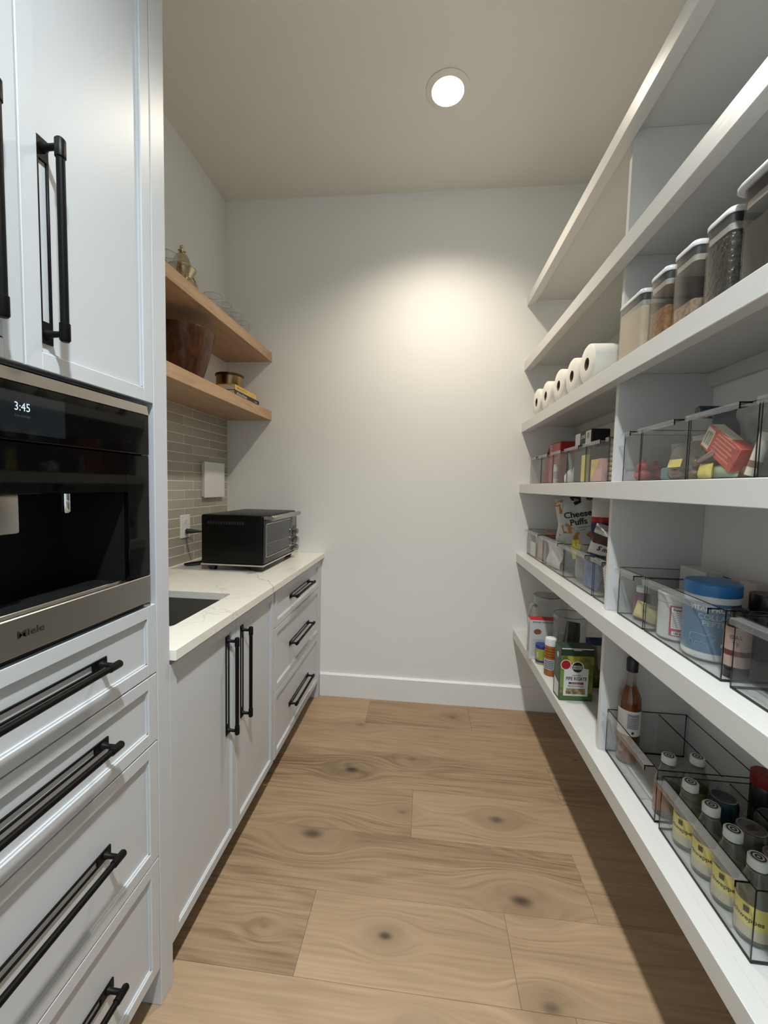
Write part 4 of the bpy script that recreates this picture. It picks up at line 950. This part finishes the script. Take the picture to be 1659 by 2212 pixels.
for i, (yy, lb) in enumerate(((1.010, 'black jar behind the blue lidded tub, the farther of two'), (.925, 'black jar at the back of the bin, nearer the right edge'))):
    t = thing('black_jar', lb, 'jar', (.790, yy, f4), group='black jars behind the blue tub')
    part('jar', MB().lathe([(.028, 0), (.031, .003), (.031, .105), (.030, .108)], (.790, yy, f4), 28), bplast_m, t, 40)
    part('lid', MB().lathe([(.032, .108), (.0325, .109), (.0325, .146), (.031, .149), (.001, .1495)], (.790, yy, f4), 28), bplast_m, t, 40)
cx, cy, r = .6545, .9025, .0225
t = thing('supplement_bottle', 'dark bottle with a tan label between the blue tub and the next bin', 'bottle', (cx, cy, f4))
part('bottle', MB().lathe([(r - .002, 0), (r, .003), (r, .105), (r * .7, .118), (.012, .122)], (cx, cy, f4), 28), M('dark_amber', (.018, .010, .006), .2), t, 40)
part('cap', MB().lathe([(.0135, .122), (.0140, .124), (.0140, .140), (.012, .142)], (cx, cy, f4), 20), bplast_m, t, 40)
sleeve(t, 'label', cx, cy, r + .0005, f4 + .022, f4 + .104, M('label_tan', (.46, .31, .25), .55))
sleeve(t, 'label_band', cx, cy, r + .0009, f4 + .045, f4 + .056, maroon)
W3 = wrap(cx, cy, r + .0012, math.atan2(-cy, -cx) - .1)
lettering('GAS', .011, lambda x, y: W3(x, f4 + .084 + y), maroon, t); lettering('TE', .011, lambda x, y: W3(x, f4 + .070 + y), maroon, t)
t, s_ = bag('coffee_pouch', 'black pouch with pale print in the right-hand bin', 'pouch', (.715, .768, f4), .125, .125, .05, [M('pouch_black', (.018, .019, .022), .4)], rz=-1.25, seed=61, crumple=.008)
lettering('TEA', .022, lambda x, y: s_(-.02 + x, .080 + y), M('print_slate', (.10, .11, .12), .5), t, world=False)
t = thing('cup_container', 'tan and brown paper tub at the right edge beside the black pouch', 'tub', (.648, .690, f4))
part('tub', MB().lathe([(.026, 0), (.028, .003), (.031, .086), (.029, .088)], (.648, .690, f4), 32), M('tub_tan', (.52, .38, .24), .55), t, 40)
sleeve(t, 'brown_band', .648, .690, .0312, f4 + .070, f4 + .084, M('tub_brown', (.22, .07, .035), .5)); sleeve(t, 'brown_band', .648, .690, .0294, f4 + .018, f4 + .032, M('tub_brown'))
part('lid', MB().lathe([(.0315, .088), (.0325, .090), (.0325, .100), (.030, .102)], (.648, .690, f4), 32), M('tub_brown'), t, 40)
t = thing('food_jar', 'dark jar with a white lid in the right-hand bin', 'jar', (.700, .640, f4))
part('jar', MB().lathe([(.030, 0), (.032, .003), (.032, .100), (.028, .112)], (.700, .640, f4), 28), print_k, t, 40)
part('lid', MB().lathe([(.0300, .112), (.0310, .113), (.0310, .132), (.029, .134)], (.700, .640, f4), 28), wht, t, 40)

# ---------------- lowest shelf, far bay
f5 = Z5 + .0008
def pitcher(cx, cy, r, h, label, lid):
    t = thing('glass_pitcher', label, 'pitcher', (cx, cy, f5))
    part('body', MB().lathe([(r * .93, .0002), (r * .95, .003), (r, h), (r - .0025, h), (r * .92, .012), (.001, .011)], (cx, cy, f5), 44), glass_m, t, 50)
    part('rim', MB().lathe([(r - .0042, h), (r - .001, h + .0024), (r + .0018, h), (r - .001, h - .0024)], (cx, cy, f5), 44, cap0=False, cap1=False, closed=True), glass_rim_m, t, 60)
    part('base_ring', MB().lathe([(r * .90, .003), (r * .955, .003), (r * .955, .006), (r * .90, .006)], (cx, cy, f5), 44, cap0=False, cap1=False, closed=True), glass_rim_m, t, 60)
    if lid:
        a = math.radians(205); ux, uy = math.cos(a), math.sin(a)
        hp = smooth_path([(cx + ux * (r - .002), cy + uy * (r - .002), f5 + h * .80), (cx + ux * (r + .030), cy + uy * (r + .030), f5 + h * .84), (cx + ux * (r + .046), cy + uy * (r + .046), f5 + h * .62), (cx + ux * (r + .036), cy + uy * (r + .036), f5 + h * .36), (cx + ux * (r * .97), cy + uy * (r * .97), f5 + h * .28)])
        part('handle', MB().tube(hp, .0078, 12), CLEAR('handle_glass', (.62, .64, .64), 1.6, .03, 1.5, .20), t, 60)
        part('lid', MB().lathe([(r - .004, h - .004), (r - .004, h + .002), (r * .3, h + .004), (r * .25, h + .014), (.001, h + .015)], (cx, cy, f5), 36), CLEAR('pitcher_lid', (.80, .81, .81), 1.5, .05, 1.1, .15), t, 50)
pitcher(.676, 2.270, .0700, .272, 'lidded glass pitcher with a handle near the back wall on the lowest shelf', True)
pitcher(.6920, 1.962, .0735, .266, 'open clear glass jar standing behind the pasta box', False)
bag('foil_packet', 'dark teal packet folded inside the open glass jar', 'packet', (.692, 1.962, f5 + .020), .078, .210, .024, [M('dark_teal', (.010, .040, .050), .35)], rz=-.2, tilt=(0, .08), seed=71, crumple=.008, pinch=.25)
# white box with red top
t = carton('carton', 'white food box with a red top flap, beside the glass pitcher', 'box', (.6050, 2.0875, f5), .132, .056, .199, M('box_white', (.62, .62, .61), .5), rz=.0)
part('red_top', MB().box(-.066, .066, -.028, .028, .1991, .2006), M('red_top', (.45, .02, .03), .4), t, world=False)
FN = lambda x, y: (x, -.0283, y)
lettering('BREADED VEGGIE RINGS', .0100, lambda x, y: FN(x, .188 + y), print_k, t, world=False, bold=.0002)
decal(t, 'food_photo', disc_pts(-.030, .140, .014, 20, 1.35), FN, M('food_photo', (.28, .10, .035), .5, var=(150, .5)))
for i in range(9): decal(t, 'small_print', rect_pts(-.055, .050 - .012 * (i % 3), .020 + i * .0095, .0235 + i * .0095), FN, M('print_pale', (.42, .42, .42), .5))
for i in range(16): decal(t, 'side_print', rect_pts(-.015, .015 - .006 * (i % 2), .03 + i * .0095, .0345 + i * .0095), lambda x, y: (-.0663, x, y), M('print_grey'))
# blue lidded can
cx, cy, r = .5860, 2.020, .0270
t = thing('food_can', 'small yellow green can with a blue plastic lid', 'can', (cx, cy, f5))
part('can', MB().lathe([(r - .001, 0), (r, .002), (r, .078)], (cx, cy, f5), 28), M('can_olive', (.36, .38, .08), .35), t, 40)
part('lid', MB().lathe([(r + .0012, .077), (r + .0018, .079), (r + .0018, .092), (r, .0945), (.001, .095)], (cx, cy, f5), 28), M('lid_navy', (.020, .035, .20), .4), t, 40)
sleeve(t, 'blue_band', cx, cy, r + .0005, f5 + .010, f5 + .020, M('lid_navy'))
lettering('PEAS', .013, (lambda w: lambda x, y: w(y - .0, f5 + .046 + x))(wrap(cx, cy, r + .001, PI * 1.20)), wht, t, bold=.0003)
# spice bottle
cx, cy, r = .5920, 1.8980, .0262
t = thing('spice_bottle', 'amber spice bottle with a white cap beside the pasta box', 'bottle', (cx, cy, f5))
part('bottle', MB().lathe([(r - .002, 0), (r, .004), (r, .132), (r * .95, .138)], (cx, cy, f5), 28), M('spice_orange', (.36, .115, .012), .22), t, 40)
part('cap', MB().lathe([(r * .98, .138), (r * 1.02, .139), (r * 1.0, .160), (r * .92, .170), (r * .75, .1715), (.001, .172)], (cx, cy, f5), 28), wht, t, 30)
for k in range(4): sleeve(t, 'dark_band', cx, cy, r + .0005, f5 + .088 + k * .012, f5 + .0905 + k * .012, M('dark_brown_ink', (.10, .03, .008), .5))
sleeve(t, 'facts_label', cx, cy, r + .0006, f5 + .030, f5 + .078, M('label_grey', (.40, .40, .43), .5))
for k in range(5): sleeve(t, 'facts_line', cx, cy, r + .001, f5 + .036 + k * .008, f5 + .0385 + k * .008, navy, 3.4, 4.9, 8)
# pasta box
PW_, PD_, PH_ = .1310, .066, .216
t = carton('pasta_box', 'dark green Pipe Rigate pasta box at the front of the lowest shelf', 'box', (.6235, 1.7005, f5), PW_, PD_, PH_, M('box_green', (.022, .045, .026), .4), rz=.045)
FP = lambda d: (lambda x, y: (x, -PD_ / 2 - d, y))
decal(t, 'front_art', rect_pts(-.0645, .0645, .030, .184), FP(.0002), M('art_olive', (.15, .17, .03), .45, var=(28, .6)))
decal(t, 'green_foot', rect_pts(-.0645, .0645, .002, .030), FP(.0002), M('art_green', (.055, .12, .03), .45))
decal(t, 'lemon_slice', [(-.040, .183), (.012, .183), (.006, .160), (-.010, .150), (-.028, .160)], FP(.0004), M('art_lemon', (.38, .33, .03), .45))
for a, b in ((.100, .128), (.060, .096)): decal(t, 'leaf_patch', rect_pts(-.0640, -.046, a - .006, b - .006), FP(.0004), M('art_leaf', (.16, .26, .04), .45))
decal(t, 'tomato_ring', disc_pts(-.0440, .147, .0210), FP(.0005), wht); decal(t, 'tomato', disc_pts(-.0440, .147, .0185), FP(.0007), M('art_tomato', (.34, .012, .018), .4))
decal(t, 'label_panel', [(-.050, .020), (.046, .020), (.046, .132), (.028, .134), (-.028, .134), (-.050, .126)], FP(.0008), M('label_cream', (.63, .64, .61), .5))
decal(t, 'badge_ring', disc_pts(.002, .138, .0250), FP(.0009), M('label_cream')); decal(t, 'badge', disc_pts(.002, .138, .0210), FP(.0011), print_k)
lettering('WHOLE', .0105, lambda x, y: FP(.0014)(.002 + x, .1415 + y), wht, t, world=False, bold=.0002); lettering('FOODS', .0105, lambda x, y: FP(.0014)(.002 + x, .1325 + y), wht, t, world=False, bold=.0002)
ink = M('ink_dark', (.02, .022, .02), .5)
lettering('ORGANIC', .0068, lambda x, y: FP(.0011)(x, .1045 + y), ink, t, world=False, bold=.0002, spacing=1.15)
lettering('PIPE RIGATE', .0200, lambda x, y: FP(.0011)(-.001 + x, .0905 + y), ink, t, world=False, bold=.0005, xs=.76)
decal(t, 'red_ribbon', [(-.032, .068), (.030, .068), (.027, .0725), (.030, .077), (-.032, .077), (-.029, .0725)], FP(.0010), maroon)
lettering('BRONZE CUT', .0062, lambda x, y: FP(.0013)(-.001 + x, .0725 + y), M('ribbon_pink', (.55, .30, .30), .5), t, world=False, bold=.0002)
lettering('MACARONI PRODUCT', .0078, lambda x, y: FP(.0011)(-.001 + x, .0605 + y), ink, t, world=False, bold=.0002, xs=.8)
decal(t, 'window', rect_pts(-.040, .036, .027, .051), FP(.0012), M('pasta_window', (.26, .19, .09), .4, var=(70, .75)))
lettering('100% DURUM WHEAT SEMOLINA', .0036, lambda x, y: FP(.0011)(-.001 + x, .0545 + y), ink, t, world=False)
lettering('PRODUCT OF ITALY', .0036, lambda x, y: FP(.0011)(-.001 + x, .0235 + y), ink, t, world=False)
decal(t, 'tear_tab', [(-.022, .2135), (.022, .2135), (.014, .2060), (-.014, .2060)], FP(.0005), M('tab_grey', (.45, .46, .44), .5)); decal(t, 'top_line', rect_pts(-.062, .062, .211, .2150), FP(.0003), wht)
FS = lambda d: (lambda x, y: (-PW_ / 2 - d, -x, y))
decal(t, 'side_facts', [(-.024, .010), (.024, .010), (.024, .066), (-.024, .080)], FS(.0003), M('label_cream')); decal(t, 'side_badge', disc_pts(.002, .178, .012, 18, .8), FS(.0003), M('label_cream'))
for i in range(10): decal(t, 'side_print', rect_pts(-.022, .020, .086 + i * .0048, .0882 + i * .0048), FS(.0003), M('print_sage', (.13, .19, .15), .5))
lettering('ORGANIC', .012, (lambda f: lambda x, y: f(-y + .002, .150 + x * .7))(FS(.0004)), M('print_sage2', (.30, .36, .32), .5), t, world=False)
t, s_ = bag('snack_bag', 'olive snack bag with a dark blue top leaning behind the pasta box', 'bag', (.765, 1.775, f5 + .004), .108, .222, .05, [M('olive_bag', (.11, .095, .03), .4, var=(30, .6)), M('clear_top', (.30, .30, .29), .25), navy], rz=-.10, tilt=(0, -.06), seed=77, crumple=.012, zone=lambda u, v: 2 if v > .90 else (1 if v > .42 and u > .35 else 0))

# ---------------- lowest shelf, near bay
f5b = Z5 + FLOOR
cx, cy = .6580, 1.3140
t = thing('syrup_bottle', 'tall amber syrup bottle with a black cap and white label', 'bottle', (cx, cy, f5b))
amber = M('amber_liquid', (.14, .036, .004), .10, coat=.5)
part('bottle', MB().lathe([(.028, 0), (.031, .004), (.031, .185), (.029, .205), (.020, .226), (.0142, .240)], (cx, cy, f5b), 36), amber, t, 40)
part('neck', MB().lathe([(.0142, .240), (.0125, .256), (.0122, .290)], (cx, cy, f5b), 28), CLEAR('neck_glass', (.72, .70, .66), 1.6, .03, 1.2, .25, (.55, .52, .46)), t, 40)
part('cap', MB().lathe([(.0150, .284), (.0162, .2845), (.0166, .322), (.0150, .325), (.001, .3255)], (cx, cy, f5b), 28), bplast_m, t, 40)
sleeve(t, 'label', cx, cy, .0316, f5b + .090, f5b + .168, wht, 0, 2 * PI)
fa = math.atan2(-cy, -cx); W4 = wrap(cx, cy, .0322, fa)
sleeve(t, 'label_panel', cx, cy, .0319, f5b + .112, f5b + .160, M('label_grey2', (.42, .43, .43), .5), fa - .15, fa + .95, 10)
lettering('Hazelnut', .008, lambda x, y: W4(.012 + x, f5b + .155 + y), print_k, t)
for i in range(6): sleeve(t, 'label_line', cx, cy, .0324, f5b + .115 + i * .0058, f5b + .117 + i * .0058, M('print_grey'), fa - .1, fa + .6 + .1 * (i % 3), 6)
sleeve(t, 'label_mark', cx, cy, .0324, f5b + .097, f5b + .105, navy, fa + .25, fa + .45, 3)

cap_w = M('cap_white', (.62, .63, .61), .45); tonic_g = CLEAR('tonic_glass', (.80, .82, .78), 1.5, .03, 1.3, .16, (.45, .45, .36)); lab_y = M('label_yellow', (.60, .50, .10), .5); lab_b = M('label_beige', (.46, .40, .27), .5); ink_b = M('ink_brown', (.045, .035, .01), .5)
def tonic(cx, cy, label, lab=None):
    t = thing('tonic_bottle', label, 'bottle', (cx, cy, f5b), group='small tonic bottles with white caps')
    r = .0285
    part('bottle', MB().lathe([(r - .004, 0), (r, .004), (r, .080), (r * .94, .095), (r * .72, .115), (.0155, .130), (.0140, .137)], (cx, cy, f5b), 32), tonic_g, t, 50)
    part('collar', MB().lathe([(.0135, .130), (.0172, .131), (.0172, .134), (.0135, .135)], (cx, cy, f5b), 24), glass_rim_m, t, 40)
    part('cap', MB().lathe([(.0158, .1365), (.0165, .1372), (.0165, .1535), (.0150, .1555), (.001, .1556)], (cx, cy, f5b), 28), cap_w, t, 40)
    for ri, ro in ((.0090, .0118), (.0028, .0058)):
        part('cap_ring', MB().lathe([(ri, .1557), (ro, .1557), (ro, .1560), (ri, .1560)], (cx, cy, f5b), 24, cap0=False, cap1=False, closed=True), print_k, t)
    sleeve(t, 'label', cx, cy, r + .0004, f5b + .032, f5b + .074, lab or lab_y); sleeve(t, 'lower_label', cx, cy, r + .0004, f5b + .010, f5b + .032, lab_b if not lab else lab)
    w = wrap(cx, cy, r + .0009, PI * 1.16)
    if not lab:
        lettering('Schweppes', .0128, lambda x, y: w(x, f5b + .046 + y), ink_b, t, bold=.0003)
        sleeve(t, 'label_emblem', cx, cy, r + .0007, f5b + .056, f5b + .068, ink_b, PI * 1.16 - .16, PI * 1.16 + .16, 6)
for i, (x, y, lb) in enumerate(((.650, 1.003, 'white capped tonic bottle, farthest of the front row on the lowest shelf'), (.650, .932, 'second white capped tonic bottle of the front row'), (.650, .867, 'third white capped tonic bottle of the front row'), (.650, .803, 'nearest white capped tonic bottle, at the right edge of the front row'))):
    tonic(x, y, lb)
tonic(.728, 1.105, 'white capped bottle in the bin with the amber syrup bottle, farther from the aisle')
tonic(.655, 1.100, 'white capped bottle with a rust label, at the near end of the syrup bottle bin', M('label_rust', (.26, .10, .05), .5))
def drink_can(cx, cy, h, body, label, r=.030, lid=True):
    t = thing('drink_can', label, 'can', (cx, cy, f5b), group='drink cans behind the tonic bottles')
    part('can', MB().lathe([(r - .005, 0), (r, .006), (r, h - .012), (r - .004, h - .002)], (cx, cy, f5b), 32), body, t, 40)
    part('top', MB().lathe([(r - .0045, h - .003), (r - .0035, h), (r - .006, h + .0005), (r - .007, h - .004), (.001, h - .004)], (cx, cy, f5b), 32), M('can_top', (.30, .29, .28), .30, metal=.8), t, 40)
    part('tab', MB().rbox(cx - .012, cx + .010, cy - .007, cy + .007, f5b + h - .0035, f5b + h - .0015, .0006), M('can_tab', (.03, .03, .03), .4), t)
drink_can(.7300, 1.010, .121, M('can_teal', (.010, .035, .050), .3), 'dark teal drink can behind the tonic bottles')
drink_can(.8020, .965, .116, M('can_clear', (.10, .10, .095), .25), 'grey drink can in the back row of the tonic bin')
drink_can(.7300, .925, .117, M('can_grey', (.12, .11, .10), .25), 'grey drink can between the teal can and the right edge')
drink_can(.7300, .853, .117, M('can_grey'), 'grey drink can at the right edge behind the tonic bottles')
t = thing('food_jar', 'dark jar with a red cap at the back of the tonic bin', 'jar', (.812, 1.012, f5b))
part('jar', MB().lathe([(.022, 0), (.024, .003), (.024, .150), (.022, .156)], (.818, 1.015, f5b), 24), M('jar_dark', (.02, .022, .022), .25), t, 40)
part('lid', MB().lathe([(.0245, .156), (.025, .157), (.025, .184), (.022, .187), (.001, .188)], (.818, 1.015, f5b), 24), M('lid_red', (.20, .016, .010), .5), t, 40)
